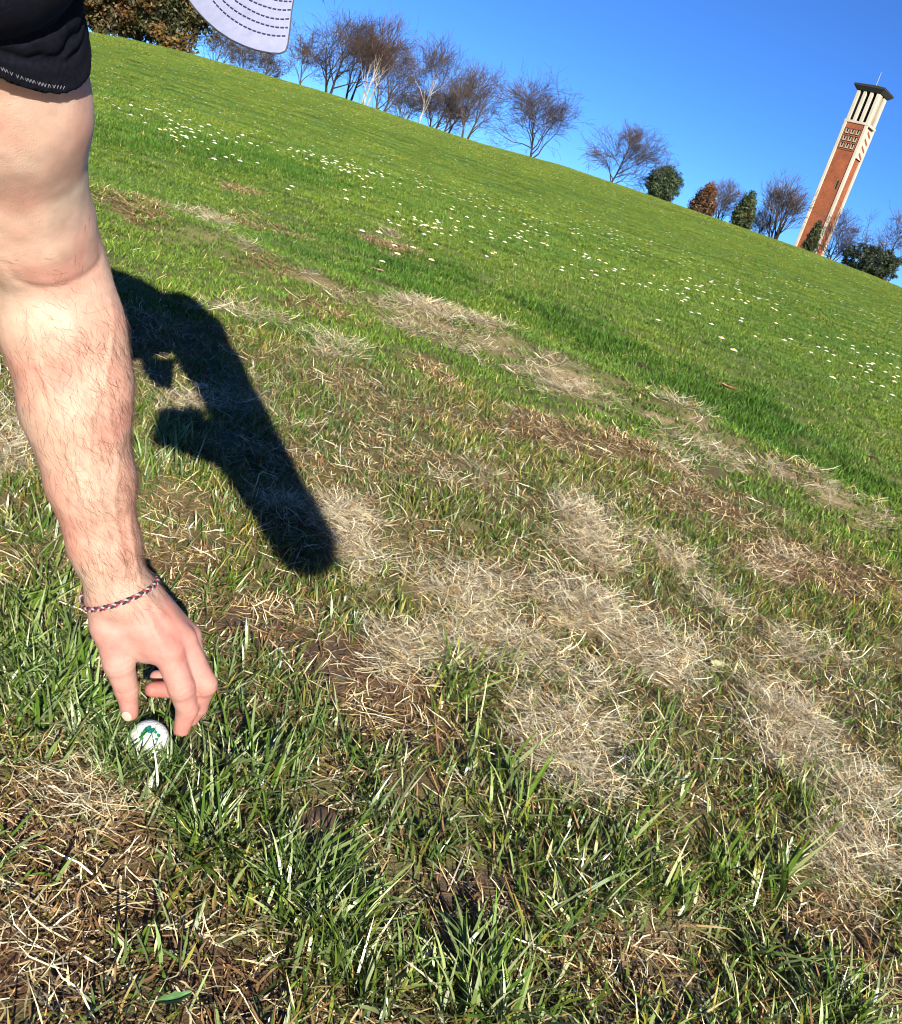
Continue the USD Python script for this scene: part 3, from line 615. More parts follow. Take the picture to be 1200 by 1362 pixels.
def hand_sdf(p):
    d = smin(cone_sdf(p, W0, IM, .023, .0150), cone_sdf(p, W0 + IR * .004, MM, .023, .0145), .008)
    d = smin(d, cone_sdf(p, W0 + IR * .010, RM, .0205, .0135), .008)
    d = smin(d, cone_sdf(p, W0 + IR * .014 + FWD * .012, PM, .0185, .0120), .010)
    d = smin(d, cone_sdf(p, pix(141, 797, .970), pix(143, 832, .972), .0190, .0170), .010)
    d = smin(d, cone_sdf(p, pix(160, 842, .978), pix(192, 866, .986), .0190, .0120), .010)       # web of the thumb
    d = smin(d, cone_sdf(p, pix(185, 830, .980), pix(212, 862, .986), .0190, .0150), .010)
    d = smin(d, ell_sdf(p, pix(208, 857, .980), np.array([.014, .014, .012])), .008)             # first knuckle mound
    for name, ch in fingers.items():
        f = np.full(len(p), 9.0)
        for (a, ra), (b, rb) in zip(ch[:-1], ch[1:]):
            f = smin(f, cone_sdf(p, a, b, ra, rb * 1.0), .0025)
        for (a, ra) in ch[1:-1]:
            f = smin(f, np.linalg.norm(p - a, axis=1) - ra * 1.04, .003)
        for k_ in (1, 2):
            a, ra = ch[k_]; ax = ch[k_ + 1][0] - ch[k_ - 1][0]; ax = ax / np.linalg.norm(ax); al = (p - a) @ ax; nr = np.linalg.norm(p - a, axis=1) < ra * 1.7
            for o_ in (-.0035, .0, .0034): f = f + np.where(nr, .0010 * np.exp(-((al - o_) / .0010) ** 2), 0)
        d = smin(d, f, .0035 if name != "thumb" else .006)
    for a, b in ((pix(184, 793, .950), IM - FWD * .0125), (pix(196, 795, .956), MM - FWD * .0115), (pix(200, 790, .965), RM - FWD * .0105)):   # tendons
        d = smin(d, cone_sdf(p, a + FWD * .004, b, .0020, .0026), .006)
    for (a, b) in ((pix(158, 800, .946), pix(176, 842, .960)), (pix(176, 842, .960), pix(226, 852, .970))):                              # a vein
        d = smin(d, cone_sdf(p, a + FWD * .0045, b + FWD * .0035, .0016, .0016), .004)
    return d
def skin_sdf(p):
    a = arm_detail(p)
    near = np.linalg.norm(p - W0, axis=1) < .24
    if near.any():
        a = a.copy(); a[near] = smin(a[near], hand_sdf(p[near]), .012)
    return a
# rest of the body, mostly above and left of the frame: it throws the shadows on the turf
H_ = pix(400, -335, .63)
NK = np.array([-.15, .58, 1.01]); RS = np.array([-.06, .50, .93]); CH = np.array([-.38, .52, 1.06]); PV = np.array([-.86, .46, 1.08])
RE, RW = np.array([.32, -.12, .81]), np.array([.18, -.10, .93])
feet = [np.array([-.92, .12]), np.array([-1.12, .52])]
feet = [np.array([f[0], f[1], gz(f[:1], f[1:])[0]]) for f in feet]
knees = [np.array([-.84, .26, .56]), np.array([-1.02, .62, .57])]
def body_sdf(p):
    d = ell_sdf(p, H_, np.array([.078, .10, .115]))
    d = smin(d, cone_sdf(p, H_ + (0, -.02, -.02), NK, .058, .060), .03)
    d = smin(d, ell_sdf(p, H_ + np.array([-.01, .095, -.03]), np.array([.012, .020, .018])), .012)
    for s in (-1, 1): d = smin(d, ell_sdf(p, H_ + np.array([s * .078, 0, -.01]), np.array([.010, .018, .030])), .006)
    d = smin(d, cone_sdf(p, NK, CH, .070, .12), .05)
    d = smin(d, cone_sdf(p, CH, PV, .125, .14), .06)
    d = smin(d, cone_sdf(p, NK, S_, .07, .068), .05); d = smin(d, cone_sdf(p, NK, RS, .07, .068), .05)
    d = smin(d, cone_sdf(p, RS, RE, .074, .052), .03); d = smin(d, cone_sdf(p, RE, RW, .056, .036), .02)
    d = smin(d, cone_sdf(p, RW, RW + np.array([-.045, .0, .02]), .032, .026), .02)
    for k_ in range(4): d = smin(d, cone_sdf(p, RW + np.array([-.045, .0, .035 - .016 * k_]), RW + np.array([-.095, .012, .040 - .018 * k_]), .010, .008), .006)
    d = smin(d, cone_sdf(p, RW + np.array([-.02, .0, -.015]), RW + np.array([-.055, .02, -.045]), .012, .010), .008)
    for k_, f_ in zip(knees, feet):
        d = smin(d, cone_sdf(p, PV + (k_ - PV) * .12, k_, .10, .062), .05)
        d = smin(d, cone_sdf(p, k_, f_ + np.array([0, 0, .09]), .062, .042), .03)
        d = smin(d, cone_sdf(p, f_ + np.array([0, -.02, .05]), f_ + np.array([.09, .14, .035]), .042, .032), .03)
    return smin(d, cone_sdf(p, S_, S_ + (E_ - S_) * .34, .056, .052), .04)
person = thing("person", "person in black short sleeve shirt bending down to pick a ball with bare left arm", "person", (0, 0, 0))
fine = surface_nets(lambda p: np.maximum(skin_sdf(p), -((p - (S_ + (E_ - S_) * .33)) @ ((E_ - S_) / np.linalg.norm(E_ - S_)))), np.minimum.reduce([S_, E_, W0]) - .14, np.maximum.reduce([S_, E_, W0]) + np.array([.14, .16, .14]), .0016); fine = smooth_mesh(fine, 3)
coarse = surface_nets(body_sdf, np.array([-1.35, -.25, -.05]), np.array([.45, .95, 1.30]), .012)
def as_manifold(t):
    return m3.Manifold(m3.Mesh(t.vertices.astype(np.float32), t.faces.astype(np.uint32)))
try:
    bm = as_manifold(coarse) + as_manifold(fine)
    if bm.is_empty(): raise ValueError
    mm = bm.to_mesh(); body = trimesh.Trimesh(mm.vert_properties[:, :3], mm.tri_verts, process=False)
except Exception as e:
    print("body union failed", e); body = cat([coarse, fine])
def skin_tint(v):
    c = np.tile(np.array([.33, .205, .150]), (len(v), 1))
    ax = (E_ - S_) / np.linalg.norm(E_ - S_)
    up = sstep(.02, -.10, (v - E_) @ ax)[:, None]; c = c * (1 - up) + np.array([.41, .29, .22]) * up
    wx = W0 - E_; t = ((v - E_) @ wx) / (wx @ wx)
    hnd = sstep(.9, 1.15, t)[:, None]; c = c * (1 - hnd) + np.array([.30, .168, .134]) * hnd
    red = np.zeros(len(v))
    for q, r, s in ((pix(62, 375, .80), .020, .40), (pix(85, 360, .81), .02, .3), (IM, .022, .7), (fingers["index"][1][0], .017, .8), (fingers["index"][3][0], .022, .9), (fingers["middle"][1][0], .018, .8), (MM, .018, .6), (fingers["thumb"][2][0], .018, .6), (fingers["ring"][3][0], .03, 1.2), (fingers["thumb"][3][0], .016, .8), (pix(85, 505, .85), .014, .6)):
        red = np.maximum(red, s * np.exp(-(np.linalg.norm(v - q, axis=1) / r) ** 2))
    red = red[:, None]
    return c * (1 - red) + np.array([.29, .115, .092]) * red
pm = obj("body", body, "/World/Looks/skin", person, smooth=True, tint=skin_tint(body.vertices))

def march(px, py, fn, start=.45):
    """Where the ray through a photo pixel first meets the surface fn."""
    d = unit_ray(np.asarray(px, float), np.asarray(py, float)).reshape(-1, 3); t = np.full(len(d), start)
    for _ in range(90): t = t + np.clip(fn(cam_o + d * t[:, None]) * .8, -.01, .05)
    ok = np.abs(fn(cam_o + d * t[:, None])) < .002
    return cam_o + d * t[:, None], ok
def normal_of(fn, p, e=.001):
    g = np.stack([fn(p + np.eye(3)[k] * e) - fn(p - np.eye(3)[k] * e) for k in range(3)], 1)
    return g / np.linalg.norm(g, axis=1, keepdims=True)
# thumb nail
tn = fingers["thumb"][3][0]
npt, _ = march([168.5], [953.0], skin_sdf); nn = normal_of(skin_sdf, npt)[0]
tdir = fingers["thumb"][3][0] - fingers["thumb"][2][0]; tdir -= nn * (tdir @ nn); tdir /= np.linalg.norm(tdir)
nail = trimesh.creation.icosphere(3, 1.0); q = nail.vertices.copy(); q[:, 2] -= .35 * (q[:, 1] ** 2)
nail = trimesh.Trimesh(npt[0] + nn * .0002 + (q[:, :1] * .0066) * tdir + (q[:, 1:2] * .0052) * np.cross(nn, tdir) + (q[:, 2:] * .0011) * nn, nail.faces)
obj("thumb_nail", nail, mat("nail", (.36, .24, .20), .35, .5), person, smooth=True)
# hairs on the forearm
rng = np.random.default_rng(5)
wx = W0 - E_; L_ = np.linalg.norm(wx); ax_ = wx / L_
tri = body.triangles; ctr = tri.mean(1); fn_ = body.face_normals; ar = body.area_faces
t_ = ((ctr - E_) @ wx) / (wx @ wx)
cp_, cy_, _ = project(ctr)
lat = (ctr - E_ - t_[:, None] * wx) @ IR
wgt = ar * (sstep(-.28, .25, t_) * sstep(1.10, .9, t_)) * (np.linalg.norm(ctr - E_ - t_[:, None] * wx, axis=1) < .09) * (.18 + .82 * sstep(-.03, .035, lat)) * (.35 + .65 * sstep(.05, .6, t_)) * (0.45 + .9 * meshkit.noise(ctr * 45, 3)) * np.where(t_ < .15, .45, 1)
NH = 3600
pick = rng.choice(len(ar), NH, p=wgt / wgt.sum())
bc = rng.dirichlet((1, 1, 1), NH); root = (tri[pick] * bc[:, :, None]).sum(1); nr_ = fn_[pick]
flow = ax_ + IR * (.45 * meshkit.noise(root * 18, 8) + .25)[:, None] + rng.normal(0, .38, (NH, 3))
flow -= nr_ * (flow * nr_).sum(1, keepdims=True); flow /= np.linalg.norm(flow, axis=1, keepdims=True)
side = np.cross(nr_, flow); ln = rng.uniform(.006, .0185, NH) * (0.55 + .45 * sstep(-.1, .4, t_[pick])); cur = rng.normal(0, .8, NH); lift = rng.uniform(.10, .5, NH)
K = 6; s = np.linspace(0, 1, K)
hp = root[:, None] + ln[:, None, None] * (s[None, :, None] * flow[:, None] + (cur[:, None] * s ** 2)[..., None] * side[:, None] * .45 + (lift[:, None] * (s - .55 * s ** 2))[..., None] * nr_[:, None])
hair = UsdGeom.BasisCurves.Define(stage, str(person.GetPath()) + "/arm_hair")
hair.CreateTypeAttr("linear"); hair.CreateCurveVertexCountsAttr(Vt.IntArray.FromNumpy(np.full(NH, K, np.int32)))
hair.CreatePointsAttr(Vt.Vec3fArray.FromNumpy(hp.reshape(-1, 3).astype(np.float32)))
hair.CreateWidthsAttr(Vt.FloatArray.FromNumpy(np.tile(np.linspace(.00019, .00005, K), NH).astype(np.float32))); hair.SetWidthsInterpolation("vertex")
UsdShade.MaterialBindingAPI.Apply(hair.GetPrim()).Bind(mat("arm_hair_dark", (.045, .024, .014), .5, .3))
hair.GetPrim().SetCustomDataByKey("kind", "stuff")

# shirt: coarse trunk and right sleeve, fine left sleeve with folds and a stitched hem
axS = (E_ - S_) / np.linalg.norm(E_ - S_); LS = np.linalg.norm(E_ - S_)
hem_3, _ = march([3, 74, 113], [106, 127, 112], lambda p: arm_sdf(p) - .0065, .4); hem_p = hem_3[1]
hem_n = np.cross(hem_3[1] - hem_3[0], hem_3[2] - hem_3[0]); hem_n /= np.linalg.norm(hem_n); hem_n *= np.sign(hem_n @ axS)
print("hem", hem_n, axS, hem_n @ axS)
def sleeve_sdf(p):
    q = p - S_; t = q @ axS; along = (p - hem_p) @ hem_n
    rd = q - t[:, None] * axS; a = rd @ IR; b = rd @ IU
    n = meshkit.fbm(p * 26, 3, 41) - .5
    ph = along * 330 + a * 46 + (a * 22) ** 2 * 1.1 + n * 9
    w = sstep(-.006, -.03, along)
    fold = (np.abs(np.sin(ph * .8)) ** .6 - .6) * .0036 * w + (meshkit.fbm(p * 60, 2, 45) - .5) * .002
    hem = np.where(along > -.016, .0012, 0) - .0010 * np.exp(-((along + .0165) / .0014) ** 2)
    d = arm_sdf(p) - .0065 - fold - hem
    return -smin(-d, -along, .003)
he = pix(40, 125, .72); sl = surface_nets(lambda p: np.maximum(sleeve_sdf(p), -((p - S_) @ axS) + .03), np.minimum(S_, he) - .12, np.maximum(S_, he) + .12, .0020); sl = smooth_mesh(sl, 10)
def shirt_sdf(p):
    d = smin(cone_sdf(p, NK, CH, .078, .13), cone_sdf(p, CH, PV, .136, .152), .06)
    d = smin(d, cone_sdf(p, NK, S_, .075, .076), .05); d = smin(d, cone_sdf(p, NK, RS, .075, .074), .05)
    d = smin(d, cone_sdf(p, RS, RS + (RE - RS) * .55, .074, .062), .03); d = smin(d, cone_sdf(p, S_, S_ + (E_ - S_) * .2, .076, .073), .03)
    d = d - (meshkit.fbm(p * 9, 3, 51) - .5) * .02
    return np.maximum(d, np.linalg.norm(p - NK - (H_ - NK) * .5, axis=1) * -1 + .075)
sh = surface_nets(shirt_sdf, np.array([-1.1, -.1, .6]), np.array([.35, .9, 1.35]), .012)
shirt = obj("shirt", sh, cloth, person, smooth=True)
slv = obj("sleeve", sl, cloth, shirt, smooth=True)
# stitching along the hem
sx = np.linspace(1, 84, 42); sy = np.interp(sx, [0, 20, 40, 60, 84], [90, 100, 107, 113, 116])
a_, ok1 = march(sx, sy + np.where(np.arange(42) % 2, 2.6, -1.8), sleeve_sdf, .4); b_, ok2 = march(sx + 1.9, sy + np.where(np.arange(42) % 2, -1.8, 2.6), sleeve_sdf, .4)
ok = ok1 & ok2 & (rng.uniform(0, 1, 42) < .75)
obj("hem_stitching", tubes(a_[ok], b_[ok], np.full(ok.sum(), .00022), np.full(ok.sum(), .00022), 5), thread_m, shirt)
def trouser_sdf(p):
    d = ell_sdf(p, PV, np.array([.18, .18, .17]))
    for k_, f_ in zip(knees, feet):
        d = smin(d, cone_sdf(p, PV + (k_ - PV) * .12, k_, .115, .075), .05); d = smin(d, cone_sdf(p, k_, f_ + np.array([0, 0, .10]), .075, .06), .03)
    return d - (meshkit.fbm(p * 8, 3, 57) - .5) * .02
obj("trousers", surface_nets(trouser_sdf, np.array([-1.35, -.1, .02]), np.array([-.6, .9, 1.35]), .014), trouser_m, person, smooth=True)
def shoe_sdf(p):
    d = np.full(len(p), 9.0)
    for f_ in feet: d = np.minimum(d, cone_sdf(p, f_ + np.array([-.02, -.05, .05]), f_ + np.array([.10, .16, .038]), .052, .040))
    return d
obj("shoes", surface_nets(shoe_sdf, np.array([-1.35, -.1, -.05]), np.array([-.6, .9, .2]), .009), shoe_m, person, smooth=True)

# cap
outline = np.array([(228, -110), (231, -70), (239, -32), (252, 0), (262, 13), (275, 27), (290, 40), (308, 52), (325, 60), (342, 66), (360, 69.5), (372, 70), (379, 67), (382, 58), (384.5, 40), (387, 15), (389.5, 0), (394, -40), (399, -80), (402, -112)], float)
def brim_depth(x, y):
    return .566 + (70 - y) / 180 * .035 + ((np.asarray(x) - 350) / F * .57) ** 2 * 5.5
cs = m3.CrossSection([outline]) if m3.CrossSection([outline]).area() > 0 else m3.CrossSection([outline[::-1]])
br = m3.Manifold.extrude(cs, 4.0).refine_to_length(5.0).to_mesh()
bv = br.vert_properties[:, :3]
brim_v = pix(bv[:, 0], bv[:, 1], brim_depth(bv[:, 0], bv[:, 1]) + (bv[:, 2] - 2) * .0007)
cap = UsdGeom.Xform.Define(stage, str(person.GetPath()) + "/cap"); 
bm_ = trimesh.Trimesh(brim_v, br.tri_verts, process=False)
if bm_.volume < 0: bm_.invert(); print("brim flipped")
brim = obj("brim", bm_, cap_m, cap, smooth=40)
def crom(P, m=10):
    from scipy.interpolate import CubicSpline
    P = np.asarray(P, float); u = np.concatenate([[0], np.cumsum(np.linalg.norm(np.diff(P, axis=0), axis=1))])
    return CubicSpline(u, P)(np.linspace(0, u[-1], m * len(P)))
pl = crom(outline, 5)
obj("brim_piping", sweep(pix(pl[:, 0], pl[:, 1], brim_depth(pl[:, 0], pl[:, 1])), .00085, 6), piping_m, cap, smooth=True)
rows = [[(284, 1.3), (298.7, 17), (321, 33), (342.7, 42.7), (373, 48.0), (381.5, 47.7)], [(297, .7), (320, 18.7), (341, 29), (356, 34), (383, 36.7)], [(313, .7), (332, 12.7), (353, 22), (384.5, 25)], [(332, 0), (350.7, 8), (373, 13.2), (387, 13)], [(352, -4), (366, 0), (388, 2)]]
rows += [[(x + 6 * k, y - 12.5 * k) for x, y in [(352, -4), (366, 0), (388, 2)]] for k in (1, 2)]
q0, q1 = [], []
for r_ in rows:
    c_ = crom(r_, 24); u = np.concatenate([[0], np.cumsum(np.linalg.norm(np.diff(c_, axis=0), axis=1))])
    for s0 in np.arange(0, u[-1] - 3, 6.6):
        w = [np.array([np.interp(x, u, c_[:, 0]), np.interp(x, u, c_[:, 1])]) for x in (s0, s0 + 4.9)]
        q0.append(pix(*w[0], brim_depth(*w[0]) - .00150)); q1.append(pix(*w[1], brim_depth(*w[1]) - .00150))
obj("brim_stitching", tubes(np.array(q0), np.array(q1), np.full(len(q0), .00055), np.full(len(q0), .00055), 5), navy_m, cap)
def crown_sdf(p):
    d = ell_sdf(p, H_ + np.array([0, 0, .03]), np.array([.092, .112, .118]))
    return np.maximum(d, (H_[2] - .01 - p[:, 2]))
obj("cap_crown", surface_nets(crown_sdf, H_ - .17, H_ + .2, .008), cap_m, cap, smooth=40)

# bracelet: three strands braided round the wrist
Lb, Rb = pix(119, 800, .972), pix(199, 776, .972)
Cb = (Lb + Rb) / 2 + FWD * .004; e1 = (Rb - Lb) / np.linalg.norm(Rb - Lb)
e2 = -FWD - IU * .30; e2 -= e1 * (e2 @ e1); e2 /= np.linalg.norm(e2)
th = np.linspace(0, 2 * np.pi, 181)[:-1]
dirs = np.cos(th)[:, None] * e1 + np.sin(th)[:, None] * e2
rr_ = np.full(len(th), .055)
for _ in range(60): rr_ = rr_ - np.clip(skin_sdf(Cb + dirs * rr_[:, None]) - .0014, -.002, .004) * .7
rr_ = np.convolve(np.concatenate([rr_[-4:], rr_, rr_[:4]]), np.ones(9) / 9, "valid")
nb = np.cross(e1, e2)
bracelet = UsdGeom.Xform.Define(stage, str(person.GetPath()) + "/bracelet")
str_m = [mat("black_cord", (.012, .012, .016), .7, .3), mat("red_cord", (.15, .018, .024), .7, .3), mat("white_cord", (.20, .185, .18), .7, .3)]
tf = np.linspace(0, 2 * np.pi, 721)[:-1]; rf_ = np.interp(tf, np.append(th, 2 * np.pi), np.append(rr_, rr_[0])); df = np.cos(tf)[:, None] * e1 + np.sin(tf)[:, None] * e2
for k_, nm in enumerate(("black_strand", "red_strand", "white_strand")):
    ph = tf * 21 + k_ * 2 * np.pi / 3
    path = Cb + df * (rf_ + .0009 * np.sin(2 * ph))[:, None] + nb * (.0017 * np.sin(ph))[:, None]
    obj(nm, sweep(path, .00112, 6, closed=True), str_m[k_], bracelet, smooth=True)
kn = pix(112, 798, .968)
for k_ in range(3):
    r0 = np.random.default_rng(60 + k_)
    loop = np.array([kn + IR * (.0042 * math.cos(a) * (1 - .2 * k_)) + IU * (.0052 * math.sin(a) + .001 * k_) + FWD * (.003 * math.sin(a * 2 + k_)) for a in np.linspace(0, 6.28 * .95, 26)])
    tail = np.array([loop[-1] + (-IU * .006 - IR * (.002 + .001 * k_)) * s_ + r0.normal(0, .0003, 3) for s_ in np.linspace(.15, 1, 6)])
    obj("knot_strand", sweep(np.vstack([loop, tail]), .0011, 6), str_m[(2, 1, 0)[k_]], bracelet, smooth=True)

hc = thing("handheld_camera", "black hand held camera in the raised right hand of the bending person", "camera", (.115, -.115, .948))
obj("camera_body", bbox(-.062, .062, -.03, .03, -.046, .046, .008), mat("black_leatherette", (.015, .015, .016), .6, .4), hc)
obj("viewfinder_hump", bbox(-.022, .022, -.022, .026, .044, .066, .006), shoe_m, hc)
obj("grip", bbox(.058, .078, -.028, .042, -.046, .040, .008), shoe_m, hc)
# ------------------------------------------------------------------ golf ball in the grass
BC = pix(198, 984, 1.060); BR = .02135
ico = trimesh.creation.icosphere(5, 1.0); v = ico.vertices
gN = 336; i = np.arange(gN) + .5; phi = np.arccos(1 - 2 * i / gN); tt = np.pi * (1 + 5 ** .5) * i
dm = np.stack([np.cos(tt) * np.sin(phi), np.sin(tt) * np.sin(phi), np.cos(phi)], 1)
from scipy.spatial import cKDTree
dd, _ = cKDTree(dm).query(v)
depth = .00035 * np.clip(1 - (dd / .088) ** 2, 0, 1)
ball = thing("golf_ball", "white dimpled golf ball with green print lying in the grass under the fingers", "golf ball", BC)
bo = obj("ball", trimesh.Trimesh(v * (BR - depth)[:, None], ico.faces, process=False), mat("glossy_white_ball", (.46, .46, .45), .28, .5), ball, smooth=True)
# printed marks: thin shells just proud of the cover
f = ico.faces; fc = v[f].mean(1); fc /= np.linalg.norm(fc, axis=1, keepdims=True)
def on_ball(px, py):
    d_ = unit_ray(np.array([px], float), np.array([py], float))[0]; oc = cam_o - BC; b_ = d_ @ oc; disc = b_ * b_ - (oc @ oc - BR ** 2)
    P = cam_o + d_ * (-b_ - math.sqrt(max(disc, 0))); return (P - BC) / BR
def blob(cs_, colr, name):
    m_ = np.zeros(len(fc), bool)
    for (px, py, r_) in cs_: m_ |= np.linalg.norm(fc - on_ball(px, py), axis=1) < r_
    sub = f[m_]; uq, inv = np.unique(sub, return_inverse=True)
    obj(name, trimesh.Trimesh(v[uq] * (BR + .00005), inv.reshape(-1, 3), process=False), colr, bo)
teal = mat("teal_print", (.006, .11, .10), .3, .5); green = mat("green_print", (.012, .11, .035), .3, .5)
blob([(196, 969, .13), (200, 972, .15), (204, 971, .13), (199, 967, .10), (207, 974, .09)], teal, "green_print")
blob([(190, 976, .13), (193, 972, .12), (188, 981, .10), (211, 978, .10), (208, 983, .08)], green, "green_print")

# ------------------------------------------------------------------ turf: blades as instanced tufts
usdkit.material(stage, "/World/Looks/grass_blade", {
    "t": ("attribute", {"attribute": "tint"}), "g": ("geometry", {}), "oi": ("object_info", {}),
    "n": ("noise_texture", {"scale": 1.1, "detail": 5.0, "roughness": 0.7}), "ramp": ("rgb_ramp", {"ramp": [(0.30, (0.62, 0.80, 0.85)), (0.5, (1.0, 1.0, 1.0)), (0.70, (1.32, 1.15, 0.95))]}),
    "m": ("mix", {"mix_type": "multiply", "fac": 1.0}), "rr": ("map_range", {"from_min": 0.0, "from_max": 1.0, "to_min": 0.78, "to_max": 1.25}), "rc": ("combine_xyz", {}), "m2": ("mix", {"mix_type": "multiply", "fac": 1.0}),
    "p": ("principled_bsdf", {"roughness": 0.36, "specular_ior_level": 0.5}), "tr": ("translucent_bsdf", {}), "mx": ("mix_closure", {"fac": 0.28})},
    [("g.position", "n.vector"), ("n.fac", "ramp.fac"), ("t.color", "m.color1"), ("ramp.color", "m.color2"), ("oi.random", "rr.value"), ("rr.result", "rc.x"), ("rr.result", "rc.y"), ("rr.result", "rc.z"),
     ("m.color", "m2.color1"), ("rc.vector", "m2.color2"), ("m2.color", "p.base_color"), ("m2.color", "tr.color"), ("p.BSDF", "mx.closure1"), ("tr.BSDF", "mx.closure2")], surface="mx.closure")
usdkit.material(stage, "/World/Looks/lawn_blade", {
    "t": ("attribute", {"attribute": "tint"}), "g": ("geometry", {}), "oi": ("object_info", {}),
    "n": ("noise_texture", {"scale": 1.1, "detail": 5.0, "roughness": 0.7}), "ramp": ("rgb_ramp", {"ramp": [(0.30, (0.62, 0.80, 0.85)), (0.5, (1.0, 1.0, 1.0)), (0.70, (1.32, 1.15, 0.95))]}),
    "m": ("mix", {"mix_type": "multiply", "fac": 1.0}), "rr": ("map_range", {"from_min": 0.0, "from_max": 1.0, "to_min": 0.78, "to_max": 1.25}), "rc": ("combine_xyz", {}), "m2": ("mix", {"mix_type": "multiply", "fac": 1.0}),
    "p": ("principled_bsdf", {"roughness": 0.6, "specular_ior_level": 0.2})},
    [("g.position", "n.vector"), ("n.fac", "ramp.fac"), ("t.color", "m.color1"), ("ramp.color", "m.color2"), ("oi.random", "rr.value"), ("rr.result", "rc.x"), ("rr.result", "rc.y"), ("rr.result", "rc.z"),
     ("m.color", "m2.color1"), ("rc.vector", "m2.color2"), ("m2.color", "p.base_color")], surface="p.BSDF")
usdkit.material(stage, "/World/Looks/dry_straw", {
    "t": ("attribute", {"attribute": "tint"}), "oi": ("object_info", {}), "rr": ("map_range", {"from_min": 0.0, "from_max": 1.0, "to_min": 0.7, "to_max": 1.3}), "rc": ("combine_xyz", {}), "m2": ("mix", {"mix_type": "multiply", "fac": 1.0}),
    "p": ("principled_bsdf", {"roughness": 0.6, "specular_ior_level": 0.35})},
    [("oi.random", "rr.value"), ("rr.result", "rc.x"), ("rr.result", "rc.y"), ("rr.result", "rc.z"), ("t.color", "m2.color1"), ("rc.vector", "m2.color2"), ("m2.color", "p.base_color")], surface="p.BSDF")
GREEN = np.array([[.066, .128, .012], [.078, .145, .014], [.055, .112, .014], [.092, .150, .016], [.066, .115, .022]])
COOL = np.array([[.10, .150, .055], [.13, .180, .075], [.10, .155, .035], [.18, .23, .11], [.26, .31, .18], [.32, .36, .25]])
YELL = np.array([[.160, .175, .024], [.190, .175, .035], [.130, .160, .022], [.22, .18, .05]])
STRAW = np.array([[.60, .47, .27], [.48, .36, .19], [.68, .56, .36], [.42, .29, .14], [.58, .49, .33]])
BROWN = np.array([[.17, .092, .036], [.22, .125, .050], [.12, .070, .030], [.30, .18, .08], [.16, .11, .045]])
GREY = np.array([[.66, .60, .47], [.50, .44, .33], [.38, .32, .24], [.60, .53, .41]])
STRAW = STRAW * [1, 1.05, 1.0]; GREY = GREY * [1, 1.04, .98]; COOL = COOL * [1.12, 1.12, .88]
def blades(rng, n, spread, length, width, lean, curl, pal, seg=3, flat=0.0, dirbias=None, lift=0.0, wander=0.0):
    """n grass blades as ribbons; lean/curl are ranges of angles from the vertical (radians)."""
    a = rng.uniform(0, 6.283, n); rr = spread * np.sqrt(rng.uniform(0, 1, n))
    base = np.stack([rr * np.cos(a), rr * np.sin(a), rng.uniform(-.004, lift, n)], 1)
    az_ = rng.uniform(0, 6.283, n) if dirbias is None else dirbias[0] + rng.normal(0, dirbias[1], n)
    L = rng.uniform(*length, n); w = rng.uniform(*width, n); l0 = rng.uniform(*lean, n); cu = rng.uniform(*curl, n)
    wob = rng.normal(0, wander, (n, seg)) if wander else np.zeros((n, seg))
    pts = [base]; ph = az_.copy()
    for k in range(seg):
        th = l0 + cu * (k + .5) / seg; ph = ph + wob[:, k]
        step = np.stack([np.sin(th) * np.cos(ph), np.sin(th) * np.sin(ph), np.cos(th)], 1) * (L / seg)[:, None]
        pts.append(pts[-1] + step)
    pts = np.stack(pts, 1)
    if flat: pts[:, :, 2] = np.maximum(pts[:, :, 2], .001)
    tw = rng.uniform(-.9, .9, n)
    sd = np.stack([-np.sin(az_ + tw), np.cos(az_ + tw), rng.uniform(-.35, .35, n)], 1)
    prof = np.array([.75, 1.0, .85, .5, .25][:seg]) if seg <= 4 else np.linspace(1, .4, seg)
    v, f, t = [], [], []
    col = pal[rng.integers(0, len(pal), n)] * rng.uniform(.75, 1.3, (n, 1))
    off = 2 * seg + 1
    V = np.zeros((n, off, 3)); C = np.zeros((n, off, 3))
    for k in range(seg):
        V[:, 2*k] = pts[:, k] - sd * (w * prof[k] / 2)[:, None]; V[:, 2*k+1] = pts[:, k] + sd * (w * prof[k] / 2)[:, None]
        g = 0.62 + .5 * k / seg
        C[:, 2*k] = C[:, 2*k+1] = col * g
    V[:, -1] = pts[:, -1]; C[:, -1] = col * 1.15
    F_ = []
    for k in range(seg - 1): F_ += [[2*k, 2*k+1, 2*k+3], [2*k, 2*k+3, 2*k+2]]
    F_.append([2*seg-2, 2*seg-1, 2*seg])
    faces = (np.array(F_)[None] + (np.arange(n) * off)[:, None, None]).reshape(-1, 3)
    return V.reshape(-1, 3), faces, C.reshape(-1, 3)
def merge(*bs):
    o, V, Fs, C = 0, [], [], []
    for v, f, c in bs: V.append(v); Fs.append(f + o); C.append(c); o += len(v)
    return np.vstack(V), np.vstack(Fs), np.vstack(C)
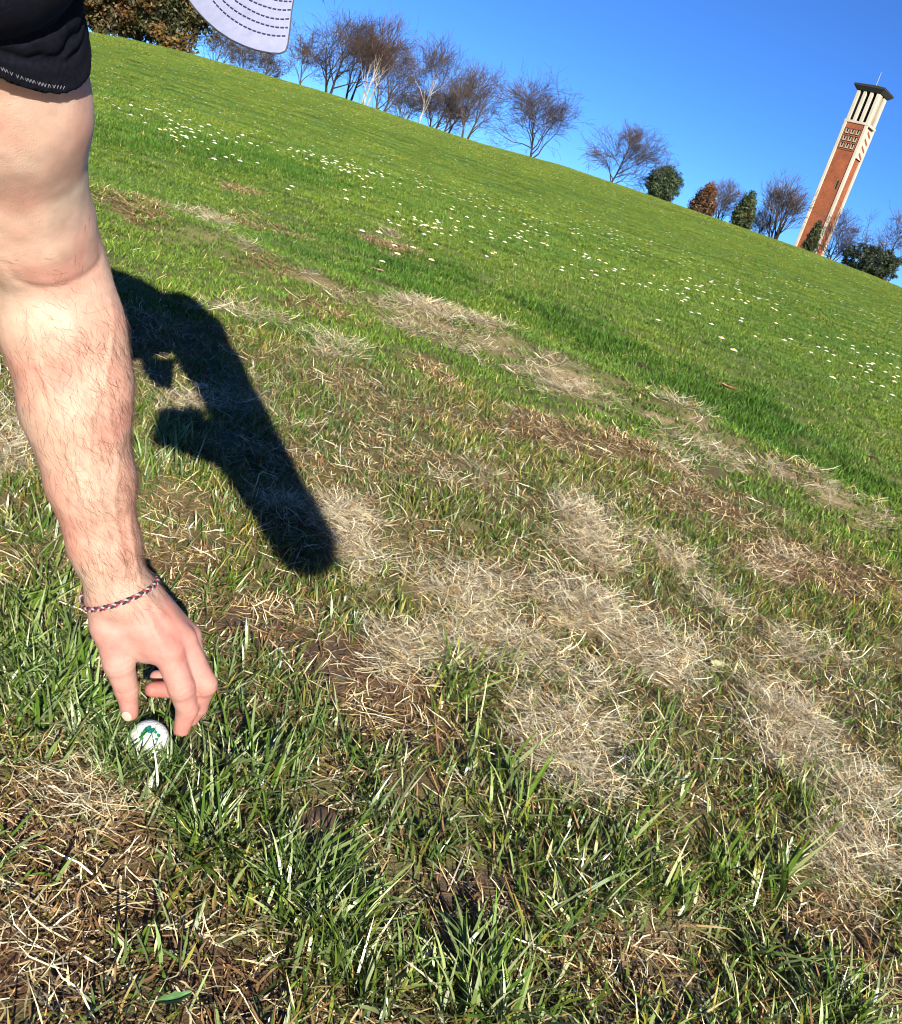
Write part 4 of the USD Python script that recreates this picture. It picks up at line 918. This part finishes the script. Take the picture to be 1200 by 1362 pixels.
def instancer(name, protos, look, pos, idx, scale, yaw, label, category="grass", tilt=None):
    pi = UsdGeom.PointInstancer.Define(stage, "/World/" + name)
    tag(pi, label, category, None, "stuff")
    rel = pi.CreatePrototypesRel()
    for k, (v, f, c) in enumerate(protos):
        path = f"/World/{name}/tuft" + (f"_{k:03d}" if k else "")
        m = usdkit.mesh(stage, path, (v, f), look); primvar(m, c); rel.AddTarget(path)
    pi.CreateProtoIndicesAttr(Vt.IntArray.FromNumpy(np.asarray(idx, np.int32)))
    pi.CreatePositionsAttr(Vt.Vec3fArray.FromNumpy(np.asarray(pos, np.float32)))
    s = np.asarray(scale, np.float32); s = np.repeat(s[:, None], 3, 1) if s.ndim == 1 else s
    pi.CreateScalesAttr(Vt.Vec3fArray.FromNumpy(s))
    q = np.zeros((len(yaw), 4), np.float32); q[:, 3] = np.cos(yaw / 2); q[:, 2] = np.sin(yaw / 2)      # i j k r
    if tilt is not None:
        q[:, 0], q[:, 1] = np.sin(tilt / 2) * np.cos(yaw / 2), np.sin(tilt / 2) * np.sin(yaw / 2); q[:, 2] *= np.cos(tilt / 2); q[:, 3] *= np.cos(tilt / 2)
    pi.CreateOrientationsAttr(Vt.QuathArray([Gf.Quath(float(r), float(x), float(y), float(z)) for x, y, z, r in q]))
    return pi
rng = np.random.default_rng(77)
def ring_points(r0, r1, density):
    a0, a1 = -math.radians(37), math.radians(35)
    area = .5 * (r1**2 - r0**2) * (a1 - a0); n = int(area * density)
    r = np.sqrt(rng.uniform(r0**2, r1**2, n)); a = rng.uniform(a0, a1, n)
    return r * np.sin(a), r * np.cos(a)
def place(x, y, dz=0.0):
    return np.stack([x, y, gz(x, y) + dz], 1)
R_ = lambda s: np.random.default_rng(s)
PAL_MIX = np.vstack([GREEN, GREEN, COOL, YELL])
short_p = [merge(blades(R_(100 + i), 9, .028, (.018, .046), (.0016, .0031), (.1, 1.0), (.1, 1.0), PAL_MIX), blades(R_(120 + i), 6, .03, (.02, .05), (.0010, .0022), (.6, 1.5), (.0, .5), np.vstack([STRAW, BROWN, YELL]))) for i in range(7)]
yell_p = [merge(blades(R_(140 + i), 10, .028, (.02, .042), (.0015, .0028), (.05, .8), (.1, 1.0), np.vstack([YELL, YELL, GREEN])), blades(R_(150 + i), 6, .028, (.02, .05), (.0010, .0020), (.6, 1.4), (.0, .6), np.vstack([STRAW, BROWN]))) for i in range(6)]
tall_p = [merge(blades(R_(160 + i), 11, .024, (.040, .088), (.0021, .0041), (.1, 1.0), (.2, 1.1), np.vstack([COOL, COOL, GREEN]), 4), blades(R_(170 + i), 6, .026, (.03, .06), (.0018, .0034), (.1, 1.0), (.1, 1.0), PAL_MIX), blades(R_(180 + i), 5, .028, (.03, .07), (.0012, .0026), (.8, 1.45), (.0, .3), STRAW)) for i in range(7)]
dry_p = [merge(blades(R_(200 + i), 20, .030, (.025, .065), (.0006, .0014), (1.1, 1.65), (-.4, .5), np.vstack([STRAW, GREY, GREY]), 5, 1, lift=.010, wander=.45), blades(R_(210 + i), 8, .03, (.015, .04), (.0008, .0018), (.7, 1.5), (.0, .5), np.vstack([STRAW, BROWN]), 3, 1, lift=.01, wander=.3)) for i in range(8)]
moss_p = [merge(blades(R_(220 + i), 16, .026, (.008, .024), (.0010, .0024), (.3, 1.4), (.0, 1.2), np.vstack([BROWN * .75, BROWN * .6, STRAW[3:4], YELL[:1]]), 3, 1, wander=.3), blades(R_(230 + i), 3, .028, (.02, .05), (.0008, .0018), (1.1, 1.6), (-.2, .3), STRAW, 3, 1, lift=.004, wander=.3)) for i in range(6)]
litter_p = [blades(R_(240 + i), 9, .035, (.012, .045), (.0009, .0024), (1.25, 1.65), (-.25, .25), np.vstack([BROWN, STRAW, BROWN, GREY]), 3, 1, lift=.006, wander=.25) for i in range(6)]
lawn_p = [merge(blades(R_(260 + i), 52, .062, (.011, .022), (.0020, .0034), (.1, .95), (.1, .9), np.vstack([GREEN, GREEN, GREEN, GREEN, YELL[2:3]]), 2), blades(R_(270 + i), 2, .06, (.02, .04), (.0012, .0022), (.7, 1.4), (0, .4), STRAW, 2)) for i in range(6)]
lawnb_p = [blades(R_(280 + i), 150, .17, (.012, .022), (.0034, .0055), (.1, 1.0), (.1, .9), np.vstack([GREEN, GREEN, GREEN, YELL]), 2) for i in range(5)]
lawnc_p = [blades(R_(290 + i), 280, .50, (.012, .024), (.008, .014), (.1, 1.0), (.1, .9), np.vstack([GREEN, GREEN, YELL]), 2) for i in range(4)]
DARKG = np.array([[.034, .086, .008], [.042, .098, .010], [.030, .075, .010]])
lush_p = [merge(blades(R_(300 + i), 46, .062, (.018, .034), (.0020, .0034), (.1, .95), (.1, .9), DARKG, 2), blades(R_(310 + i), 6, .06, (.02, .034), (.0018, .003), (.1, .9), (.1, .9), GREEN, 2)) for i in range(4)]
def clear_of_ball(x, y, r=.030):
    return np.hypot(x - BC[0], y - BC[1]) > r
mp = np.array([(388, 1078), (402, 1074), (424, 1076), (440, 1080), (452, 1092), (456, 1108), (448, 1120), (428, 1126), (408, 1124), (396, 1112), (390, 1096)], float)
mh = hit(mp[:, 0], mp[:, 1]); mc = mh.mean(0)
# near rough turf
x, y = ring_points(.42, 2.7, 2300)
W = {k: weight(k, x, y) for k in PATCH}
u = rng.uniform(0, 1, len(x)); r_ = np.hypot(x, y)
nz = meshkit.fbm(np.stack([x, y, 0 * x], 1) * 5, 3, 71)
yellow = sstep(.45, .6, nz) * .8 * sstep(1.1, 1.7, r_)
mown = sstep(.25, .9, ridge_dist(x, y))
kind = np.full(len(x), 0)
kind[u < yellow] = 1
kind[u < W["tall"] * .62 * sstep(.8, .4, W["moss"])] = 2
kind[u < sstep(.12, .55, W["moss"]) * .95] = 4
kind[u < sstep(.30, .68, W["dry"]) * .93] = 3
kind[rng.uniform(0, 1, len(x)) < W["bare"] * .96] = -1
kind[(rng.uniform(0, 1, len(x)) < .12 + .50 * sstep(.55, .38, nz)) & (kind < 2) & (W['lush'] < .3)] = 4
off_mud = np.hypot(x - mc[0], y - mc[1]) > .036
ok = off_mud & clear_of_ball(x, y, .040) & ((kind != 2) | clear_of_ball(x, y, .085))
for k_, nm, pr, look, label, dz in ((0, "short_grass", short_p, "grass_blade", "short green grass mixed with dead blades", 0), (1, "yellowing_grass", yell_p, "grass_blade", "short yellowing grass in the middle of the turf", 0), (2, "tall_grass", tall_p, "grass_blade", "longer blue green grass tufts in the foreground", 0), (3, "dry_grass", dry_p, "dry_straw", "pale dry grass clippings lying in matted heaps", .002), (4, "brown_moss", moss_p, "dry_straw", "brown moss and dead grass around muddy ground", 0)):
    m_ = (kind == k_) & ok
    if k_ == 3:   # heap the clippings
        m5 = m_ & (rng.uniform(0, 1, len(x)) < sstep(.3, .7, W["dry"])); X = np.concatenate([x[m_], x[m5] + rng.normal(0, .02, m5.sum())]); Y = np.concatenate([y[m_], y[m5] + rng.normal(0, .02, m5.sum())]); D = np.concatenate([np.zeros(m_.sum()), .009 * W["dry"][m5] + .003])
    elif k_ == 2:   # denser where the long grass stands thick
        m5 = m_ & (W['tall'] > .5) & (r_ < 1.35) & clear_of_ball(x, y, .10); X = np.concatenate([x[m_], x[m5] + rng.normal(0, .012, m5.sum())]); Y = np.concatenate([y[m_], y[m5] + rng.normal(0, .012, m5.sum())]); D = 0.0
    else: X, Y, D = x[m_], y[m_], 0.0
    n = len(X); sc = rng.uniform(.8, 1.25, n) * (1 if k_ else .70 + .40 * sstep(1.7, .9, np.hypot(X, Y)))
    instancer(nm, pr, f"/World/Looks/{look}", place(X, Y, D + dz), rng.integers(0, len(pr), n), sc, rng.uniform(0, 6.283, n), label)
m_ = (rng.uniform(0, 1, len(x)) < .42 + .5 * W["moss"]) & off_mud
xl, yl = x[m_] + rng.normal(0, .01, m_.sum()), y[m_] + rng.normal(0, .01, m_.sum()); m2 = clear_of_ball(xl, yl, .05)
instancer("thatch_litter", litter_p, "/World/Looks/dry_straw", place(xl[m2], yl[m2]), rng.integers(0, len(litter_p), m2.sum()), rng.uniform(.7, 1.3, m2.sum()), rng.uniform(0, 6.283, m2.sum()), "bits of dead grass lying between the blades", "dead grass")
# tufts round the ball, a few blades crossing its lower half
tb = []
for a_, d_ in zip(rng.uniform(3.3, 6.1, 34), rng.uniform(.026, .060, 34)):
    tb.append((BC[0] + d_ * math.cos(a_), BC[1] + d_ * math.sin(a_)))
tb = np.array([q for q in tb if not (q[1] > BC[1] + .004)])
instancer("ball_grass", tall_p[:4], "/World/Looks/grass_blade", place(tb[:, 0], tb[:, 1]), rng.integers(0, 4, len(tb)), rng.uniform(.5, .8, len(tb)), rng.uniform(0, 6.283, len(tb)), "grass blades standing around the white ball")
# mown lawn farther off
def lawn(name, protos, r0, r1, dens, label, fade_in, fade_out, smin_=.85, smax_=1.2):
    x, y = ring_points(r0, r1, dens)
    w = np.maximum.reduce([weight("dry", x, y) * .9, weight("moss", x, y) * .75, weight("bare", x, y)]) if r0 < 5 else np.zeros(len(x))
    rr0 = np.hypot(x, y); m_ = (rng.uniform(0, 1, len(x)) > w) & (rng.uniform(0, 1, len(x)) < fade_in(rr0) * fade_out(rr0))
    d_ = ridge_dist(x, y)
    x1, y1 = x[m_], y[m_]; n = len(x1)
    ix = rng.integers(0, len(protos), n); pr_ = list(protos); sc_ = rng.uniform(smin_, smax_, n)
    if r0 < 9:
        lw = weight("lush", x1, y1); dk = rng.uniform(0, 1, n) < lw * .85
        ix[dk] = len(protos) + rng.integers(0, len(lush_p), dk.sum()); pr_ += lush_p; sc_ = sc_ * (1 + .3 * lw)
    instancer(name, pr_, "/World/Looks/lawn_blade", place(x1, y1), ix, sc_, rng.uniform(0, 6.283, n), label)
    if r0 < 5:
        wd, wm = weight("dry", x, y), weight("moss", x, y)
        for nm, ww, pr, sc in (("dry_grass_strip", wd, dry_p, 1.25), ("brown_patch", wm, moss_p, 1.25)):
            m2 = np.repeat(ww > .3, 1) & (rng.uniform(0, 1, len(x)) < ww)
            rp = 4 if nm[0] == "d" else 8; X = np.repeat(x[m2], rp) + rng.normal(0, .035, m2.sum() * rp); Y = np.repeat(y[m2], rp) + rng.normal(0, .035, m2.sum() * rp); n = len(X)
            instancer(nm, pr, "/World/Looks/dry_straw", place(X, Y, .004), rng.integers(0, len(pr), n), rng.uniform(.9, 1.3, n) * sc, rng.uniform(0, 6.283, n), "dry pale grass lying along the edge of the mown slope" if nm[0] == "d" else "brown worn patches in the mown slope", "dead grass")
one = lambda r: np.ones(len(r))
lawn("mown_grass", lawn_p, 2.7, 11.5, 520, "close mown green grass beyond the rough strip", one, lambda r: sstep(11.5, 6.5, r))
lawn("far_mown_grass", lawnb_p, 6.0, 28, 62, "bright mown grass on the middle of the slope", lambda r: sstep(6.0, 10.5, r), lambda r: sstep(28, 19, r))
lawn("brow_grass", lawnc_p, 18, 62, 8, "mown grass near the brow of the slope", lambda r: sstep(18, 27, r), one)

# ------------------------------------------------------------------ bare mud, fallen leaves, clods
mv = np.vstack([mh + [0, 0, .004], (mh - mc) * .6 + mc + [0, 0, .009], mc + [0, 0, .010]]); nm_ = len(mh)
mf = [[i, (i + 1) % nm_, nm_ + (i + 1) % nm_] for i in range(nm_)] + [[i, nm_ + (i + 1) % nm_, nm_ + i] for i in range(nm_)] + [[nm_ + i, nm_ + (i + 1) % nm_, 2 * nm_] for i in range(nm_)]
mv[:, 2] = np.maximum(mv[:, 2], gz(mv[:, 0], mv[:, 1]) + .003)
if np.cross(mv[mf[0][1]] - mv[mf[0][0]], mv[mf[0][2]] - mv[mf[0][0]])[2] < 0: mf = [q[::-1] for q in mf]
obj("mud", trimesh.Trimesh(mv, mf, process=False), mat("wet_mud", (.095, .060, .034), .55, .4, noise=(60, .15), bump=(140, .25, .003)), smooth=True, kind="structure")
def leaf(name, label, px, py, L, Wd, yaw, color, curl=.5, cat_="leaf"):
    p = hit(np.array([px]), np.array([py]))[0]
    s = np.linspace(-1, 1, 13); t_ = np.linspace(-1, 1, 7)
    A, B = np.meshgrid(s, t_, indexing="ij")
    half = np.cos(A * 1.45) ** .8 * (1 + .18 * np.sin(A * 9))
    X, Y = A * L / 2, B * half * Wd / 2
    Z = curl * L * .25 * A ** 2 + curl * Wd * .35 * B ** 2 * half - .0012 * (np.abs(B) < .05) + .006
    v = np.stack([X, Y, Z], -1).reshape(-1, 3)
    v = np.vstack([v, v - [0, 0, .0004]]); n = 13 * 7; f = []
    for i in range(12):
        for j in range(6):
            a = i * 7 + j; f += [[a, a + 7, a + 8], [a, a + 8, a + 1], [n + a, n + a + 8, n + a + 7], [n + a, n + a + 1, n + a + 8]]
    o = thing(name, label, cat_, p + [0, 0, .012], yaw)
    lm = mat(label.replace(" ", "_").replace(",", ""), color, .6, .35, noise=(120, .3))
    obj("blade", trimesh.Trimesh(v, f, process=False), lm, o, smooth=True)
    obj("stalk", sweep([(-L/2, 0, curl * L * .25 + .006), (-L * .62, .002, curl * L * .2 + .006), (-L * .72, .005, .004)], .0006, 5), lm, o)
leaf("fallen_leaf", "tan curled dead leaf lying on the mown grass below the largest near daisy", 966, 521, .075, .040, -20, (.30, .14, .06), .6)
leaf("fallen_leaf", "pale yellowish leaf on dry clippings at lower right", 948, 897, .030, .021, 60, (.42, .42, .20), .3)
leaf("fallen_leaf", "pale tan leaf in front of the small daisies at mid left", 502, 365, .050, .030, 30, (.42, .28, .17), .5)
leaf("fallen_leaf", "small bright green broad leaf at the bottom beside the mossy ground", 225, 1352, .028, .010, 40, (.06, .13, .04), .4)
leaf("fallen_leaf", "pale pinkish leaf standing in the shaded grass right of the forearm", 264, 527, .040, .030, 80, (.46, .33, .26), .7)
clod_m = mat("dark_soil", (.035, .022, .013), .9, .2, noise=(60, .4), bump=(120, .6, .004))
def clod(label, px, py, r, seed):
    p = hit(np.array([px]), np.array([py]))[0]; ic = trimesh.creation.icosphere(3, 1.0)
    v = ic.vertices * (1 + .9 * (meshkit.fbm(ic.vertices * 2.2 + seed, 3, seed)[:, None] - .5)) * np.array([r, r * .7, r * .38])
    o = obj("soil_clod", trimesh.Trimesh(v + p + [0, 0, r * .12], ic.faces, process=False), clod_m, smooth=True); tag(o, label, "soil clod")
clod("dark clod of soil on the mown grass above the middle of the dry strip", 851, 488, .035, 1)
clod("dark soil crumb among brown worn patches above the middle of the turf", 528, 330, .035, 2)
clod("small dark clod at the right edge of the mown slope", 1160, 612, .030, 4)

# ------------------------------------------------------------------ daisies
pet_m = mat("daisy_petal", (.82, .82, .80), .6, .3, translucent=.2); eye_m = mat("daisy_centre", (.62, .40, .03), .7, .3); stem_m = mat("daisy_stem", (.07, .12, .03), .6, .3)
def make_daisy(root):
    n = 17; V, Fc = [], []
    for k in range(n):
        a = k / n * 6.283; c, s_ = math.cos(a), math.sin(a); base = len(V)
        for r, w, z in ((.0035, .0012, .030), (.0080, .0023, .0312), (.0118, .0017, .0300)):
            V += [(c * r - s_ * w, s_ * r + c * w, z), (c * r + s_ * w, s_ * r - c * w, z)]
        V.append((c * .0132, s_ * .0132, .0292))
        Fc += [[base, base + 1, base + 3], [base, base + 3, base + 2], [base + 2, base + 3, base + 5], [base + 2, base + 5, base + 4], [base + 4, base + 5, base + 6]]
    obj("petals", trimesh.Trimesh(V, Fc, process=False), pet_m, root)
    e = trimesh.creation.icosphere(1, 1.0); e.vertices = e.vertices * [.0042, .0042, .0026] + [0, 0, .0305]
    obj("centre", e, eye_m, root, smooth=True)
    obj("stem", sweep([(.003, 0, -.004), (.001, .001, .014), (0, 0, .030)], .0007, 4), stem_m, root)
GRP = "daisies dotted over the mown slope"; LBL = "white daisy with yellow centre open in the mown grass"
near_px = [(380, 265), (385, 262), (281, 228), (297, 224), (316, 228), (330, 205), (140, 136), (143, 117), (265, 182), (245, 165), (275, 179), (195, 118), (504, 364), (520, 343), (545, 345), (568, 366), (523, 357), (498, 331), (477, 325), (490, 262), (481, 260), (456, 282), (415, 199), (908, 400), (967, 488), (1003, 381), (942, 385), (788, 380), (820, 318), (812, 312), (800, 316), (826, 320), (848, 338), (885, 352), (902, 355), (915, 340), (705, 300), (650, 330), (610, 270), (585, 250), (570, 240), (548, 231), (540, 230), (620, 222), (650, 250), (680, 278), (780, 285), (771, 285), (790, 292), (726, 303), (712, 296), (560, 315), (575, 340), (640, 300), (690, 320), (760, 345), (860, 390), (1030, 410), (1080, 428), (1130, 470), (980, 440), (1050, 385), (1045, 378), (1145, 415), (1100, 520), (870, 440), (1180, 540), (952, 469)]
rngd = np.random.default_rng(9)
pts = list(near_px)
def crest_y(px): return np.interp(px, crest_px[:, 0], crest_px[:, 1])
cl = [(rngd.uniform(125, 1195), rngd.uniform(0, 1)) for _ in range(150)]
for cx_, t_ in cl:
    y0 = crest_y(cx_) + 8; cy__ = y0 + (150 - 30 * (cx_ < 500)) * t_ ** 1.15
    for _ in range(rngd.integers(2, 8)):
        qx, qy = cx_ + rngd.normal(0, 30), cy__ + rngd.normal(0, 5.5) ; qy += (qx - cx_) * .34
        if qy > crest_y(qx) + 4 and 118 < qx < 1198: pts.append((qx, qy))
OWN = {(380, 265): "bright daisy of a close pair, above the head shaped shadow", (967, 488): "biggest daisy on the right, just above the tan curled dead leaf", (281, 228): "daisy left of a pair beside brown worn turf near the upper arm", (143, 117): "daisy nearest the lower right corner of the black sleeve", (504, 364): "daisy beside the pale tan leaf at mid left", (568, 366): "rightmost daisy of the loose row near the pale tan leaf", (1003, 381): "daisy far right of the near lawn, below the brick tower", (1100, 520): "lone daisy near the right edge below all the other daisies"}
pts = np.array(pts); dh = hit(pts[:, 0], pts[:, 1]); good = np.isfinite(dh[:, 0]); dh = dh[good]; pts = pts[good]
order = np.argsort(np.hypot(dh[:, 0], dh[:, 1])); dh = dh[order]; pts = pts[order]
first = None
for k_, p in enumerate(dh[:290]):
    sc = rngd.uniform(.85, 1.25); sc = sc * 1.3 if tuple(int(round(v_)) for v_ in pts[k_]) in near_px else sc
    own = OWN.get(tuple(int(round(v_)) for v_ in pts[k_])); lb = own or LBL
    o = thing("daisy", lb, "daisy", p, rngd.uniform(0, 360), GRP)
    UsdGeom.Xformable(o).AddScaleOp().Set(Gf.Vec3f(sc, sc, sc * rngd.uniform(1.3, 1.75) + .25))
    if first is None: make_daisy(o); first = o
    else: o.GetReferences().AddInternalReference(first.GetPath()); o.SetInstanceable(True); tag(o, lb, "daisy", GRP)
rest = dh[290:]
fx = np.random.default_rng(10)
ex, ey = ring_points(16, 46, 1.6); keepd = meshkit.fbm(np.stack([ex, ey, 0 * ex], 1) * .22, 3, 91) > .52
RX = np.concatenate([rest[:, 0], ex[keepd]]); RY = np.concatenate([rest[:, 1], ey[keepd]])
pv, pf, pc = [], [], []
a = np.arange(10) / 10 * 6.283
dv = np.vstack([np.stack([.018 * np.cos(a), .018 * np.sin(a), .034 + 0 * a], 1), [[0, 0, .037]]]); df_ = np.array([[i, (i + 1) % 10, 10] for i in range(10)])
pi = UsdGeom.PointInstancer.Define(stage, "/World/far_daisies"); tag(pi, "white daisies too far up the slope to tell apart", "daisies", None, "stuff")
usdkit.mesh(stage, "/World/far_daisies/flower", (dv, df_), pet_m); pi.CreatePrototypesRel().AddTarget("/World/far_daisies/flower")
pi.CreateProtoIndicesAttr(Vt.IntArray.FromNumpy(np.zeros(len(RX), np.int32))); pi.CreatePositionsAttr(Vt.Vec3fArray.FromNumpy(place(RX, RY).astype(np.float32)))
print("instances", len(x), len(dh), len(RX))
